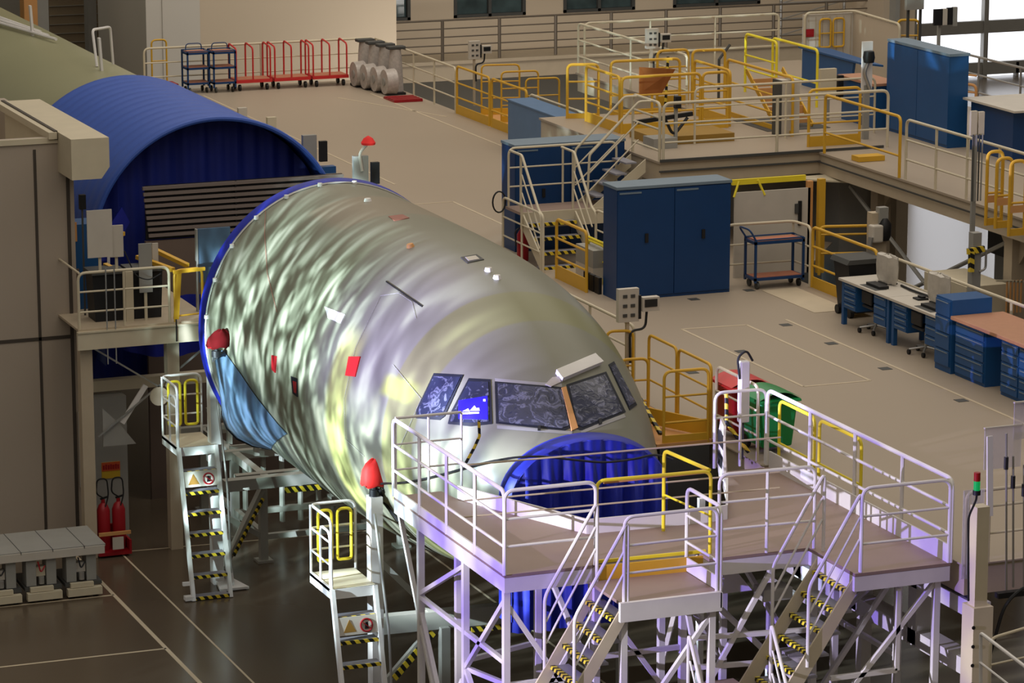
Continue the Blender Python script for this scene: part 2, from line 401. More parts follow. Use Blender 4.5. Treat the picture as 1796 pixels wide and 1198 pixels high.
# projector that paints moving-water light over the fuselage side
l, N, L, em, cb, noise, ramp = projector('projector_fuselage', (3.2, 43.2, 6.3), (17.0, 47.8, 4.7), 35000, 58, .25, 0)
bl = ramp(noise(29, 2.6, (1.8, .85, 1), .15, .7), [(.40, (.03, .045, .042, 1)), (.5, (.17, .25, .235, 1)), (.58, (.64, .88, .90, 1)), (.66, (1.4, 1.72, 1.95, 1))])
big = ramp(noise(5.5, 2), [(.40, (.22, .22, .22, 1)), (.62, (1.35, 1.35, 1.35, 1))])
mx = N('ShaderNodeMix'); mx.data_type = 'RGBA'; mx.blend_type = 'MULTIPLY'; mx.inputs['Factor'].default_value = 1; L(bl, mx.inputs['A']); L(big, mx.inputs['B'])
sxx = N('ShaderNodeSeparateXYZ'); L(cb.outputs[0], sxx.inputs[0])
PROJ_X = sxx.outputs[0]; PROJ_Y = sxx.outputs[1]
lav = N('ShaderNodeMapRange'); lav.inputs['From Min'].default_value = .03; lav.inputs['From Max'].default_value = -.13; L(PROJ_X, lav.inputs['Value'])
LAV = lav
sm = ramp(noise(22, 2.5, (1.3, .9, 1), .2, .4), [(.40, (.16, .20, .25, 1)), (.5, (.46, .58, .66, 1)), (.57, (.85, 1.06, 1.14, 1)), (.64, (1.4, 1.6, 1.75, 1))])
hi = ramp(noise(11, 2.5, (1.5, .9, 1), .2, .4), [(.36, (.24, .22, .50, 1)), (.52, (.50, .48, .95, 1)), (.62, (1.0, 1.06, 1.6, 1))])
hm = N('ShaderNodeMapRange'); hm.interpolation_type = 'SMOOTHSTEP'; hm.inputs['From Min'].default_value = .04; hm.inputs['From Max'].default_value = -.06; L(PROJ_Y, hm.inputs['Value'])
m0 = N('ShaderNodeMix'); m0.data_type = 'RGBA'; L(hm.outputs[0], m0.inputs['Factor']); L(sm, m0.inputs['A']); L(hi, m0.inputs['B']); sm = m0.outputs['Result']
m2 = N('ShaderNodeMix'); m2.data_type = 'RGBA'; L(lav.outputs[0], m2.inputs['Factor']); L(mx.outputs['Result'], m2.inputs['A']); L(sm, m2.inputs['B'])
mk_ = N('ShaderNodeMapRange'); mk_.interpolation_type = 'SMOOTHSTEP'; mk_.inputs['From Min'].default_value = .19; mk_.inputs['From Max'].default_value = .30
mk_.inputs['To Min'].default_value = 1; mk_.inputs['To Max'].default_value = .02; L(PROJ_Y, mk_.inputs['Value'])
m3 = N('ShaderNodeMix'); m3.data_type = 'RGBA'; L(mk_.outputs[0], m3.inputs['Factor']); m3.inputs['A'].default_value = (.01, .01, .012, 1); L(m2.outputs['Result'], m3.inputs['B'])
L(m3.outputs['Result'], em.inputs['Color'])
# low blue projector on the belly
l, N, L, em, cb, noise, ramp = projector('projector_belly', (7.5, 49.5, 1.0), (17.2, 51.0, 3.0), 1700, 34, .6, 0)
L(ramp(noise(11, 2, (1.6, .5, 1), .5, .4), [(.42, (.02, .08, .16, 1)), (.52, (.2, .45, .7, 1)), (.62, (1.5, 1.9, 2.2, 1))]), em.inputs['Color'])
# lavender projector on the dock
l, N, L, em, cb, noise, ramp = projector('projector_dock', (2.5, 34.5, 6.6), (18.2, 38.4, 4.3), 12000, 30, .4, 0)
L(ramp(noise(12, 2), [(.4, (.36, .25, 1.1, 1)), (.5, (.72, .62, 1.15, 1)), (.62, (1.05, 1.0, 1.25, 1))]), em.inputs['Color'])
SC.view_settings.view_transform = 'Standard'; SC.view_settings.look = 'None'
SC.cycles.use_denoising = True
SC.cycles.max_bounces = 5; SC.cycles.diffuse_bounces = 2; SC.cycles.glossy_bounces = 2; SC.cycles.transparent_max_bounces = 8
SC.cycles.sample_clamp_indirect = 3
# ================================================================ aircraft nose section
def mono(xs, ys):
    n = len(xs); d = [(ys[i+1]-ys[i])/(xs[i+1]-xs[i]) for i in range(n-1)]
    t = [d[0]] + [0 if d[i-1]*d[i] <= 0 else 2*d[i-1]*d[i]/(d[i-1]+d[i]) for i in range(1, n-1)] + [d[-1]]
    def f(x):
        if x <= xs[0]: return ys[0]
        if x >= xs[-1]: return ys[-1]
        i = max(k for k in range(n-1) if xs[k] <= x); h = xs[i+1]-xs[i]; s = (x-xs[i])/h
        return ys[i]*(1+2*s)*(1-s)**2 + h*t[i]*s*(1-s)**2 + ys[i+1]*s*s*(3-2*s) + h*t[i+1]*s*s*(s-1)
    return f
AXC = 17.78
YY = [42.05, 42.3, 42.7, 43.3, 44.0, 45.0, 46.0, 47.5, 49.0, 52.7]
fw_ = mono(YY, [1.14, 1.30, 1.48, 1.68, 1.86, 2.06, 2.18, 2.28, 2.31, 2.31])
ft_ = mono(YY, [5.14, 5.38, 5.76, 6.17, 6.50, 6.82, 6.99, 7.09, 7.11, 7.11])
fb_ = mono(YY, [3.36, 3.22, 3.05, 2.86, 2.70, 2.53, 2.42, 2.33, 2.30, 2.30])
fc_ = mono([42.05, 44, 47, 52.7], [4.42, 4.58, 4.68, 4.70])
def section(Y, k, n=96, grow=0):
    a = 2*math.pi*k/n; w, t, b, c = fw_(Y)+grow, ft_(Y)+grow, fb_(Y)-grow, fc_(Y)
    return Vector((AXC + w*math.sin(a), Y, c + ((t-c) if math.cos(a) > 0 else (c-b))*math.cos(a)))
ys = [42.05+.05*i for i in range(24)] + [43.25+.15*i for i in range(30)] + [47.75+.45*i for i in range(12)]
ys = [y for y in ys if y < 52.7] + [52.7]
fus = thing('aircraft_nose_section', 'green primed airliner nose and forward fuselage lit by projected streaks of light', 'aircraft', (17.75, 42, 0))
fm = MB().grid([[section(y, k) for k in range(96)] for y in ys], True)
fm._add([section(42.05, k) for k in range(96)], [tuple(range(96))])
skin = fm.build('fuselage_skin', primerm, fus, True)
BV = BVHTree.FromPolygons([v[:] for v in fm.v], fm.f)
def hit(px, py, off=.012):
    d = ray(px, py).normalized(); p, n, i, t = BV.ray_cast(CAM, d)
    if p is None: return None
    if n.dot(d) > 0: n = -n
    return p + n*off
def decal(name, poly, m, off=.012, par=None, rings=4, sub=5, smooth=True, close_up=0):
    c = Vector((sum(p[0] for p in poly)/len(poly), sum(p[1] for p in poly)/len(poly)))
    edge = []
    for i in range(len(poly)):
        a, b = Vector(poly[i]), Vector(poly[(i+1) % len(poly)])
        for k in range(sub): edge.append(a.lerp(b, k/sub))
    rows = []
    for r_ in range(rings+1):
        s = 1-r_/rings*.98
        row = [hit(*(c+(e-c)*s), off) for e in edge]
        if any(q is None for q in row):
            good = [q for q in row if q is not None]
            if not good: return None
            row = [q if q is not None else good[0] for q in row]
        rows.append(row)
    # rim down to the skin so the patch has thickness
    rim = [hit(*e, -.01) or rows[0][i] for i, e in enumerate(edge)]
    mb = MB().grid([rim]+rows, True); n = len(edge)
    mb._add(rows[-1], [tuple(range(n))])
    return mb.build(name, m, par or fus, smooth)
def grow(poly, k):
    c = Vector((sum(p[0] for p in poly)/len(poly), sum(p[1] for p in poly)/len(poly)))
    out = []
    for p in poly:
        d = Vector(p)-c; out.append(tuple(c + d*(1+k/d.length)))
    return out
WIN = [[(762, 661), (809, 662), (778, 725), (771, 731), (735, 730), (737, 716)],
       [(823, 670), (857, 671), (859, 740), (826, 742), (791, 740), (797, 722)],
       [(873, 673), (985, 684), (997, 747), (985, 752), (876, 741)],
       [(998, 679), (1060, 658), (1091, 722), (1022, 750), (1012, 746)],
       [(1070, 645), (1078, 640), (1113, 706), (1102, 714)]]
for i, p in enumerate(WIN):
    s_ = decal('window_seal', grow(p, 6), seal, .012, rings=5, sub=6)
    decal('window_pane', p, glassy, .02, s_, rings=6, sub=6)
    if i in (2, 3):
        c = Vector((sum(q[0] for q in p)/len(p), sum(q[1] for q in p)/len(p)))
# pale surround strips with bolt rows above the windscreens, and the sealant on the centre post
decal('windscreen_bolt_strip', [(868, 664), (985, 674), (986, 680), (869, 670)], grey, .008)
decal('windscreen_bolt_strip', [(872, 746), (1004, 757), (1003, 762), (872, 752)], grey, .008)
decal('windscreen_bolt_strip', [(1018, 754), (1094, 726), (1097, 732), (1020, 761)], grey, .008)
decal('centre_post_sealant', [(984, 682), (992, 680), (1004, 722), (1013, 752), (1002, 757), (994, 722)], ochre, .03)
decal('window_wiper_stub', [(943, 748), (948, 748), (948, 756), (943, 756)], black, .03)
decal('window_wiper_stub', [(1048, 737), (1053, 735), (1055, 744), (1050, 746)], black, .03)
# raised white cover plate above the right windscreen
decal('white_cover_plate', [(974, 655), (1039, 627), (1053, 641), (985, 670)], white, .09)
decal('crumpled_film', [(956, 676), (968, 664), (981, 662), (983, 672), (966, 680)], film, .03)
lg = decal('blue_glow_panel', [(806, 704), (856, 696), (857, 737), (806, 736)], logo, .03)  # glow put into this decal as emission, no lamp behind it
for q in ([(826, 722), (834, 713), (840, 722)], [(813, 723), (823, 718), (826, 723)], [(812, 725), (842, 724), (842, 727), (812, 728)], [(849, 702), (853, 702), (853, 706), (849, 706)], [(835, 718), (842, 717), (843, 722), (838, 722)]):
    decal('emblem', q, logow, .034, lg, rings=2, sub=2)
decal('red_tag', [(613, 626), (633, 626), (624, 661), (607, 659)], redc, .02)
decal('red_tag', [(478, 623), (486, 625), (484, 654), (478, 648)], redd, .02)
t_ = decal('vent_recess', [(512, 660), (522, 664), (523, 696), (515, 690)], seal, .02); decal('red_plug', [(516, 668), (522, 670), (522, 690), (518, 688)], redd, .026, t_)
decal('paper_note', [(570, 538), (606, 552), (598, 568), (576, 558)], white, .012)
decal('brown_access_patch', [(681, 380), (706, 377), (718, 383), (692, 388)], terra, .012)
t_ = decal('antenna_frame', [(808, 452), (836, 447), (849, 456), (820, 462)], dgrey, .012); decal('antenna_plate', [(816, 453), (834, 450), (841, 456), (822, 459)], panelw, .02, t_)
for x, y in ((857, 475), (872, 488), (720, 433), (645, 353)):
    b = hit(x, y, .0); n = (b - Vector((AXC, b.y, 4.7))).normalized()
    mb = MB().tube([b-n*.02, b+n*.05], [.07, .05], 10); mb.build('roof_light', white if x != 720 else ochre, fus, True)
decal('black_seam', [(678, 493), (742, 537), (740, 539), (677, 495)], black, .012, rings=1)
def skin_line(pts, r, m, name, off=.015):
    q = []
    for i in range(len(pts)-1):
        for k in range(6):
            a = Vector(pts[i]).lerp(Vector(pts[i+1]), k/6); h_ = hit(*a, off)
            if h_ is not None: q.append(h_)
    h_ = hit(*pts[-1], off)
    if h_ is not None: q.append(h_)
    return MB().tube(q, r, 6).build(name, m, fus, True)
skin_line([(467, 352), (465, 410), (470, 480), (487, 548)], .005, terra, 'thin_cord')
skin_line([(668, 520), (625, 610), (605, 700), (607, 770), (640, 800)], 0.003, grey, 'door_seam')
skin_line([(668, 520), (700, 515), (722, 530), (730, 560)], .003, grey, 'door_seam')
skin_line([(690, 640), (740, 700), (700, 790)], .004, grey, 'skin_seam')
# rivet-like clips along the rear edge, chrome rim and blue end tarpaulin
MB().tube([section(52.68, k, 96, .01) for k in range(96)], .022, 6, True).build('end_frame_ring', steel, fus, True)
MB().grid([[section(52.7, k, 96, -.02) for k in range(96)], [section(52.7, k, 96, .03) + Vector((0, .05, 0)) for k in range(96)], [section(52.7, k, 96, .05) + Vector((0, .26, 0)) for k in range(96)], [section(52.7, k, 96, -.1) + Vector((0, .26, 0)) for k in range(96)]], True).build('end_tarpaulin', tarpd, fus, True)
cl = MB()
for k in (90, 86, 82, 78, 74, 2, 94): cl.lathe([(.0, -.03), (.04, -.03), (.04, .03), (0, .03)], section(52.6, k, 96, .03), 8)
cl.build('edge_clips', white, fus, True)
# blue-lit belly fairing bulging at the lower aft edge (mirrored on the far side)
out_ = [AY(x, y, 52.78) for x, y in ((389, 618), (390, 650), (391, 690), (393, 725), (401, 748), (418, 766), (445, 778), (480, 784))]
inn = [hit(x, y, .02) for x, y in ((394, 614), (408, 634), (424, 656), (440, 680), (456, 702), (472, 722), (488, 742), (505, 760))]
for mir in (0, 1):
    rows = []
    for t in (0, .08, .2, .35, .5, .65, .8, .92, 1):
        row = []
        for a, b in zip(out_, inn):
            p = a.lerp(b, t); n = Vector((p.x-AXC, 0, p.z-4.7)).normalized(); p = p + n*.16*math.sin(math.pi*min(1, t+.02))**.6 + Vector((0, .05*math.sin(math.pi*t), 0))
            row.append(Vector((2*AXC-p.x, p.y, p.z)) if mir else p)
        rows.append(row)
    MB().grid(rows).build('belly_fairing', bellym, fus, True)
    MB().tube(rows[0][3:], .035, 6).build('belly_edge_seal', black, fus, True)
# ---------------------------------------------------------------- blue cover over the radome bulkhead
nc = thing('nose_cover', 'blue tarpaulin draped over the open radome bulkhead of the airliner nose', 'cover', (17.78, 42, 0))
cz = 4.42
def curtain(u, v):         # u -1..1 across, v 0 top rim .. 1 hem
    x = 1.19*u
    topz = cz + .80*math.sqrt(max(0, 1-u*u)) if abs(u) < 1 else cz
    z = topz + (2.55-topz)*v
    fold = .05*math.sin(u*23+v*2) + .03*math.sin(u*47+1.3)
    return Vector((AXC+x, 41.74 - .06*v - fold*min(1, v*3+.25), z))
MB().grid([[curtain(-1+2*i/90, j/14) for i in range(91)] for j in range(15)]).build('hanging_front', tarpd, nc, True)
band = []
for d, s in ((0.0, 1.03), (.10, 1.05), (.30, 1.03), (.36, .985)):
    row = []
    for i in range(61):
        a = math.pi*i/60; row.append(Vector((AXC - 1.19*s*math.cos(a), 42.10-d, cz + .80*s*math.sin(a))))
    band.append([Vector((AXC-1.19*s, 42.1-d, 2.7))] + row + [Vector((AXC+1.19*s, 42.1-d, 2.7))])
MB().grid(band).build('gathered_rim', tarpd, nc, True)
# ---------------------------------------------------------------- cable slung round the nose
pts = [hit(x, y, .05) for x, y in ((668, 845), (700, 846), (740, 841), (790, 829), (840, 816), (868, 810))]
pts = [p for p in pts if p is not None] + [AY(x, y, 41.55) for x, y in ((905, 802), (950, 800), (1000, 806), (1060, 812), (1110, 806), (1150, 796), (1180, 806))]
pts = [Vector((15.95, 45.6, 3.62))] + pts
solo('black_cable', MB().tube(fillet(pts, .3), .017, 6), black, 'black cable slung across the blue nose cover from the red hooded post', 'cable', smooth=True)
# ---------------------------------------------------------------- aft fuselage under the tent and its skin
aft = thing('aircraft_rear_section', 'pale green primed rear fuselage reaching back from under the blue arched tent', 'aircraft', (17.8, 66, 0))
def circ(Y, k, r, n=64, cx=17.82, c=4.72): a = 2*math.pi*k/n; return Vector((cx+r*math.sin(a), Y, c+r*math.cos(a)))
MB().grid([[circ(y, k, r) for k in range(64)] for y, r in ((60.8, 2.28), (66, 2.30), (72, 2.32), (78, 2.36), (88, 2.4), (95, 2.3), (99, 2.0))], True).build('fuselage_skin', rear_skin, aft, True)
for px, py in ((178, 112), (57, 52)):
    d = AX(px, py, 17.9); MB().bar(d-Vector((0, 0, .15)), d+Vector((-.04, 0, .55)), .05, .12).build('roof_post', white, aft)
p0 = Vector((17.95, 68.9, 7.03)); MB().tube(fillet([p0, p0+Vector((.0, .3, .75)), p0+Vector((.55, .9, .72)), p0+Vector((.62, 1.0, -.1))], .1), .03, 6).build('roof_rail', white, aft, True)
for dz in (.0, .35, .7): MB().tube([(16.9, 80+dz, 7.2+dz*.3), (18.1, 73+dz*2, 7.12)], .035, 6).build('roof_harness_line', white, aft, True)
# tent
tn = thing('arched_tent', 'royal blue ribbed arched tent over the cut end of the rear fuselage', 'tent', (17.85, 60, 0))
rows = []
N_ = 14
for j in range(N_*6+1):
    y = 60 + 6.6*j/(N_*6); r = 2.42 + .035*abs(math.sin(math.pi*j/6))
    rows.append([circ(y, k, r, 96, 17.9, 4.72) for k in list(range(-30, 31))])
MB().grid(rows).build('tent_skin', tentb, tn, True)
for s_ in (-30, 30):
    a_ = [circ(60+6.6*j/20, s_, 2.43, 96, 17.9, 4.72) for j in range(21)]; MB().grid([a_, [Vector((p.x, p.y, 2.6)) for p in a_]]).build('side_wall', tentb, tn)
MB().tube([circ(60, k, 2.45, 96, 17.9, 4.72) for k in range(-30, 31)], .05, 8).build('front_hem', tentb, tn, True)
cur = []
for i in range(81):
    x = -2.36 + 4.72*i/80; zt = 4.72+math.sqrt(max(0.02, 2.38**2-x*x)); f = .04*math.sin(i*1.1)+.03*math.sin(i*.47)
    cur.append([Vector((17.9+x, 60.7+f, zt)), Vector((17.9+x, 60.65+f, 2.0))])
MB().grid(cur).build('inner_curtain', mat('tent_inner_curtain', (24, 40, 130), .6, var=.2, scale=2), tn, True)
MB().plate([(15.55, 60.05, 4.6), (15.75, 60.05, 4.6), (16.2, 60.05, 5.3), (16.05, 60.05, 5.6), (15.55, 60.05, 4.9)], (0, .05, 0)).build('front_flap', tarpd, tn)
MB().tube([(15.75, 60, 4.3), (15.75, 59.98, 4.75), (15.86, 59.98, 5.0)], .03, 6).build('flap_pole', white, tn, True)
# louvred screen
lv = thing('louvred_screen', 'grey louvred screen of horizontal slats across the tent mouth', 'screen', (18.2, 59.7, 0))
MB().box((16.42, 59.75, 5.0), (20.3, 59.8, 6.02)).build('backing', black, lv)
for k in range(9): MB().bar((16.36+.012*k, 59.70, 5.985-.112*k), (20.3, 59.70, 5.985-.112*k), .06, .062).build('slat', slatm, lv)
MB().box((18.15, 59.68, 5.0), (18.18, 59.74, 6.02)).build('joint', black, lv)
MB().box((16.4, 59.7, 0), (20.3, 59.8, 4.98)).build('lower_panel', beige, lv)
# ================================================================ work dock round the nose
def v3(x, y, z): return Vector((x, y, z))
dock = thing('nose_dock', 'white steel work dock wrapped round the airliner nose, with two stairs and brown decks', 'work platform', (17.75, 39, 0))
deck = [(15.0, 37.95), (16.2, 37.95), (16.35, 38.1), (17.72, 38.1), (17.72, 37.66), (19.15, 37.66), (19.15, 36.36), (20.52, 36.36), (20.52, 41.62), (19.78, 41.62), (19.5, 40.9), (18.75, 39.32), (18.44, 39.27), (16.73, 39.34), (15.76, 41.6), (15.7, 42.1), (15.0, 42.1)]
dk = MB().prism(deck, 4.56, 4.6).build('deck', deckm, dock)
MB().prism([(x*.999+.017, y*.999+.04) for x, y in deck], 4.36, 4.555).build('deck_frame', white, dock)
tb = MB()
for a, b in (((15.76, 41.6), (16.73, 39.34)), ((16.73, 39.34), (18.44, 39.27)), ((18.44, 39.27), (18.75, 39.32)), ((18.75, 39.32), (19.5, 40.9))):
    tb.bar((a[0], a[1], 4.7), (b[0], b[1], 4.7), .03, .2)
tb.build('inner_toe_board', white, dock)
MB().bar((20.5, 36.4, 4.72), (20.5, 41.6, 4.72), .025, .24).build('outer_toe_board', white, dock)
MB().bar((15.0, 37.98, 4.66), (15.0, 42.1, 4.66), .025, .12).build('outer_toe_board', white, dock)
rc = MB().plate([(19.52, 40.9, 4.62), (19.6, 41.3, 4.62), (19.72, 41.62, 4.75), (19.74, 41.62, 5.2), (19.66, 41.4, 5.45), (19.5, 40.95, 5.45), (19.42, 40.8, 5.3), (19.42, 40.75, 4.75)], (-.03, .012, 0)).build('end_plate', panelw, dock)
for k in range(2): MB().plate([(19.47, 40.95, 4.8+.3*k), (19.6, 41.4, 4.8+.3*k), (19.6, 41.4, 5.0+.3*k), (19.47, 40.95, 5.0+.3*k)], (-.012, .004, 0)).build('plate_cutout', black, rc)
# left guard: outer side and the short return at the back
rail_parts(dock, [(15.0, 42.1, M), (15.0, 37.95, M)], m=white, step=1.03, r=.028)
rail_parts(dock, [(15.0, 37.95, M), (16.25, 37.95, M)], m=white, step=2, r=.026)
rail_parts(dock, [(15.03, 42.1, M), (16.0, 42.1, M)], m=white, step=.5, r=.02, ends=False)
# thin inner rails strung in front of the radome
for z in (5.68, 5.2, 4.98): MB().tube([(15.05, 39.5, z-.02), (19.5, 39.25, z)], .012, 6).build('inner_wire', creamd, dock, True)
# yellow front gate with its returns
gy = hoop_parts(dock, (16.28, 37.99, M), (17.84, 37.9, M), 1.1, yellow2, bars=(), name='front_gate')
MB().bar((16.3, 38.02, 4.62), (17.8, 37.95, 4.62), .03, .04).build('sill', yellow2, gy)
MB().bar((16.3, 37.93, 4.49), (17.75, 37.86, 4.49), .03, .2).build('yellow_kick_plate', yellow, gy)
MB().tube(fillet([(17.72, 39.1, M), (17.72, 39.1, 5.7), (17.84, 37.95, 5.7)], .1), .026).build('gate_return', yellow2, gy, True)
MB().tube([(17.72, 39.1, 5.1), (17.84, 37.95, 5.1)], .014, 6).build('crossbar', yellow2, gy, True)
MB().bar((16.4, 38.05, 5.66), (17.8, 37.98, 5.68), .03, .05).build('swing_bar', ochre, gy)
# right deck front and landing guards
rail_parts(dock, [(17.86, 37.68, M), (19.2, 37.62, M)], m=white, step=.75, r=.024)
rail_parts(dock, [(19.25, 36.4, M), (20.5, 36.38, M)], m=white, step=2, r=.024)
rail_parts(dock, [(20.53, 36.38, M), (20.53, 41.75, M)], m=white, step=1.32, r=.03)
rail_parts(dock, [(20.53, 41.8, M), (19.75, 41.85, M)], m=white, step=.45, r=.024)
for a, b in ((41.55, 40.45), (40.3, 39.05)): hoop_parts(dock, (20.62, a, M), (20.62, b, M), .98, yellow2, bars=(.36, .68), name='yellow_gate_leaf', kick=0)
# lower landing of the left stair
MB().prism([(16.15, 36.9), (17.5, 36.9), (17.5, 37.9), (16.15, 37.9)], 4.36, 4.4).build('landing', deckm, dock)
MB().box((16.12, 36.84, 4.16), (17.52, 36.9, 4.41)).box((17.5, 36.84, 4.2), (17.53, 37.9, 4.4)).build('landing_fascia', white, dock)
MB().bar((17.5, 36.92, 4.5), (17.5, 37.88, 4.5), .02, .18).build('landing_toe_board', white, dock)
rail_parts(dock, [(16.2, 36.92, 4.4), (17.48, 36.92, 4.4)], m=white, step=2, r=.024)
rail_parts(dock, [(17.53, 36.92, 4.4), (17.53, 37.95, 4.4)], m=white, step=2, r=.026)
def stair(par, xt, y0, y1, zt, n, run=.16, rise=.27, rails=(True, True), railh=.95, m=white):
    st = MB()
    zb, xb = zt-rise*(n+.4), xt-run*(n+.4)
    st.plate([(xt+.06, y0, zt), (xt+.06, y0, zt-.28), (xb+.1, y0, zb-.06), (xb-.12, y0, zb-.0)], (0, .03, 0))
    s = st.build('stair_stringer', cream if m is white else m, par)
    MB().plate([(xt+.06, y1-.03, zt), (xt+.06, y1-.03, zt-.24), (xb+.1, y1-.03, zb-.06), (xb-.12, y1-.03, zb)], (0, .03, 0)).build('stair_stringer', cream if m is white else m, par)
    for k in range(1, n+1):
        x, z = xt-run*k+.24, zt-rise*k+.03
        t = MB().box((x-.14, y0+.03, z-.03), (x+.10, y1-.03, z)).build('tread', treadm, s)
        MB().box((x-.15, y0+.03, z-.045), (x-.09, y1-.03, z+.006)).build('nosing', hazy, t)
    for on, y in zip(rails, (y0, y1)):
        if not on: continue
        a = v3(xt+.1, y, zt+railh+.1); b = v3(xb+.25+.16*1.5, y, zt-rise*n*.52+railh*.55)
        k = min(n, 4); b = v3(xt-run*k+.02, y, zt-rise*k+railh)
        h = MB().tube(fillet([v3(xt+.1, y, zt), a, b, b-Vector((0, 0, railh+.1))], .1), .024).build('stair_handrail', m, par, True)
        for d in (.33, .62):
            MB().tube([a-Vector((.02, 0, d)), b-Vector((-.02, 0, d))], .015, 6).build('stair_mid_rail', m, h, True)
stair(dock, 16.15, 36.92, 37.9, 4.4, 13)
stair(dock, 19.15, 36.42, 37.45, 4.6, 6)
# half landing of the right stair and the flight running forward from it
lz = 2.9
MB().box((16.9, 36.3, lz-.05), (18.15, 37.8, lz)).build('half_landing', deckm, dock)
MB().box((16.88, 36.24, lz-.2), (18.17, 36.3, lz)).build('half_landing_edge', hazx, dock)
for x in (16.95, 18.1):
    h = MB().tube(fillet([(x, 36.6, lz), (x, 36.6, lz+1.1), (x, 35.2, lz-1.0)], .1), .024).build('lower_handrail', white, dock, True)
    for d in (.3, .6): MB().tube([(x, 36.55, lz+1.05-d), (x, 35.3, lz-.9-d)], .014, 6).build('lower_mid_rail', white, h, True)
for k in range(1, 7):
    t = MB().box((17.0, 36.28-.2*k, lz-.27*k-.03), (18.05, 36.5-.2*k, lz-.27*k)).build('lower_tread', treadm, dock)
    MB().box((17.0, 36.26-.2*k, lz-.27*k-.04), (18.05, 36.31-.2*k, lz-.27*k+.005)).build('nosing', hazx, t)
for x in (16.97, 18.08): MB().plate([(x, 36.3, lz), (x, 36.3, lz-.25), (x, 34.6, lz-2.6), (x, 34.6, lz-2.3)], (.03, 0, 0)).build('lower_stringer', white, dock)
# trussed legs
def leg(x, y, z1=4.37, w=.085, z0=0): MB().bar((x, y, z0), (x, y, z1), w, w).build('leg', white, dock)
def brace(p, q, w=.06, n='brace'): MB().bar(p, q, w, w).build(n, white, dock)
for x, y in ((15.06, 41.2), (15.06, 39.5), (15.06, 38.05), (16.25, 38.05), (16.25, 39.9), (15.3, 40.4), (17.44, 36.98), (16.22, 36.98), (16.22, 37.85), (17.44, 37.85), (17.7, 39.1), (19.2, 37.6), (20.45, 37.6), (20.4, 36.5), (20.45, 39.4), (20.45, 41.4), (18.9, 39.7), (19.25, 41.2)): leg(x, y)
for p, q in [((15.06, 42.05, 4.4), (15.06, 40.2, 1.4)), ((15.06, 41.2, 3.45), (15.06, 39.5, 4.3)), ((15.06, 41.2, 3.4), (15.06, 38.05, 3.4)), ((15.06, 41.2, 3.2), (15.06, 39.5, .8)), ((15.06, 39.5, 2.9), (15.06, 38.05, 1.7)),
             ((15.06, 39.5, 2.9), (15.06, 38.1, 4.2)), ((15.06, 39.6, 2.7), (15.06, 41.2, .8)), ((15.06, 38.05, 4.2), (16.25, 38.05, 2.4)), ((15.06, 38.05, 3.1), (16.25, 38.05, 3.1)), ((15.06, 38.05, 2.2), (16.25, 38.05, 3.9)),
             ((15.06, 38.05, 2.1), (16.9, 38.05, 2.1)), ((15.06, 39.5, 3.0), (16.25, 39.9, 3.0)), ((15.06, 39.5, 2.9), (16.25, 38.05, 2.5)), ((15.06, 38.05, 2.0), (16.2, 38.05, .4)), ((16.25, 38.05, 2.9), (15.1, 38.05, 1.3)),
             ((15.06, 41.2, 1.2), (15.06, 38.05, 1.2)), ((16.25, 38.05, 3.1), (16.25, 39.9, 4.3)), ((17.44, 36.98, 4.1), (16.3, 36.98, 2.6)), ((16.22, 36.98, 2.5), (17.5, 36.98, 2.5)), ((16.22, 37.85, 3.4), (17.44, 37.85, 3.4)),
             ((17.44, 36.98, 2.5), (17.44, 37.85, 4.2)), ((16.22, 37.85, 4.2), (17.44, 37.85, 2.5)), ((17.7, 39.1, 4.3), (19.2, 37.6, 2.6)), ((17.5, 37.85, 3.1), (19.2, 37.6, 3.1)), ((17.5, 37.85, 3.5), (19.2, 37.6, 3.5)), ((17.5, 37.9, 4.1), (18.9, 39.7, 2.4)),
             ((17.5, 37.8, 2.4), (18.6, 37.7, 4.3)), ((20.4, 36.5, 4.35), (18.85, 36.5, 2.65)), ((18.85, 36.5, 2.65), (18.0, 36.5, 1.7)), ((18.9, 36.5, 3.2), (19.85, 36.5, 3.2)), ((20.45, 37.6, 3.0), (20.45, 41.4, 3.0)), ((20.45, 39.4, 3.0), (20.45, 37.6, 4.3)),
             ((19.2, 37.6, 2.5), (20.45, 37.6, 4.2)), ((18.9, 39.7, 4.3), (19.2, 37.6, 2.8)), ((17.7, 39.1, 2.7), (19.25, 41.2, 4.2))]: brace(p, q)
for x in (19.85,): MB().bar((x, 36.5, 3.2), (x, 36.5, 4.3), .06, .06).build('brace', white, dock)
pl = MB().box((15.12, 38.0, 1.0), (15.3, 38.03, 2.3)).build('gusset_plate', white, dock)
MB().tube([(15.21, 37.99, 1.75), (15.21, 38.0, 1.75)], .05, 14).build('gusset_hole', black, pl)
for x, y, z in ((18.55, 37.75, 3.9), (18.9, 37.7, 3.0)): MB().box((x, y, z), (x+.42, y+.3, z+.16)).build('cable_tray_box', jig, dock)
MB().plate([(18.35, 38.4, 4.3), (18.65, 38.3, 3.9), (18.2, 38.45, 3.85)], (0, .03, 0)).build('gusset_plate', white, dock)
# rail beam on the mezzanine side
bm_ = thing('rail_beam', 'white double box beam running below the mezzanine edge at the right of the dock', 'beam', (20.9, 39, 0))
for z in (4.0, 3.2): MB().box((20.72, 36.1, z-.12), (20.98, 42.5, z+.1)).build('chord', white, bm_)
for y in (36.1, 37.6, 39.3, 41.0): MB().box((20.72, y, 3.1), (20.98, y+.22, 4.0)).build('web', white, bm_)
for y in (36.12, 39.2): MB().box((20.78, y+.02, 0), (20.93, y+.18, 3.1)).build('leg', white, bm_)
MB().tube([(20.85, 41.5, 4.12), (20.85, 38, 4.14), (20.8, 36.3, 4.15), (20.84, 36.12, 3.95)], .06, 8).build('cable_bundle', black, bm_, True)
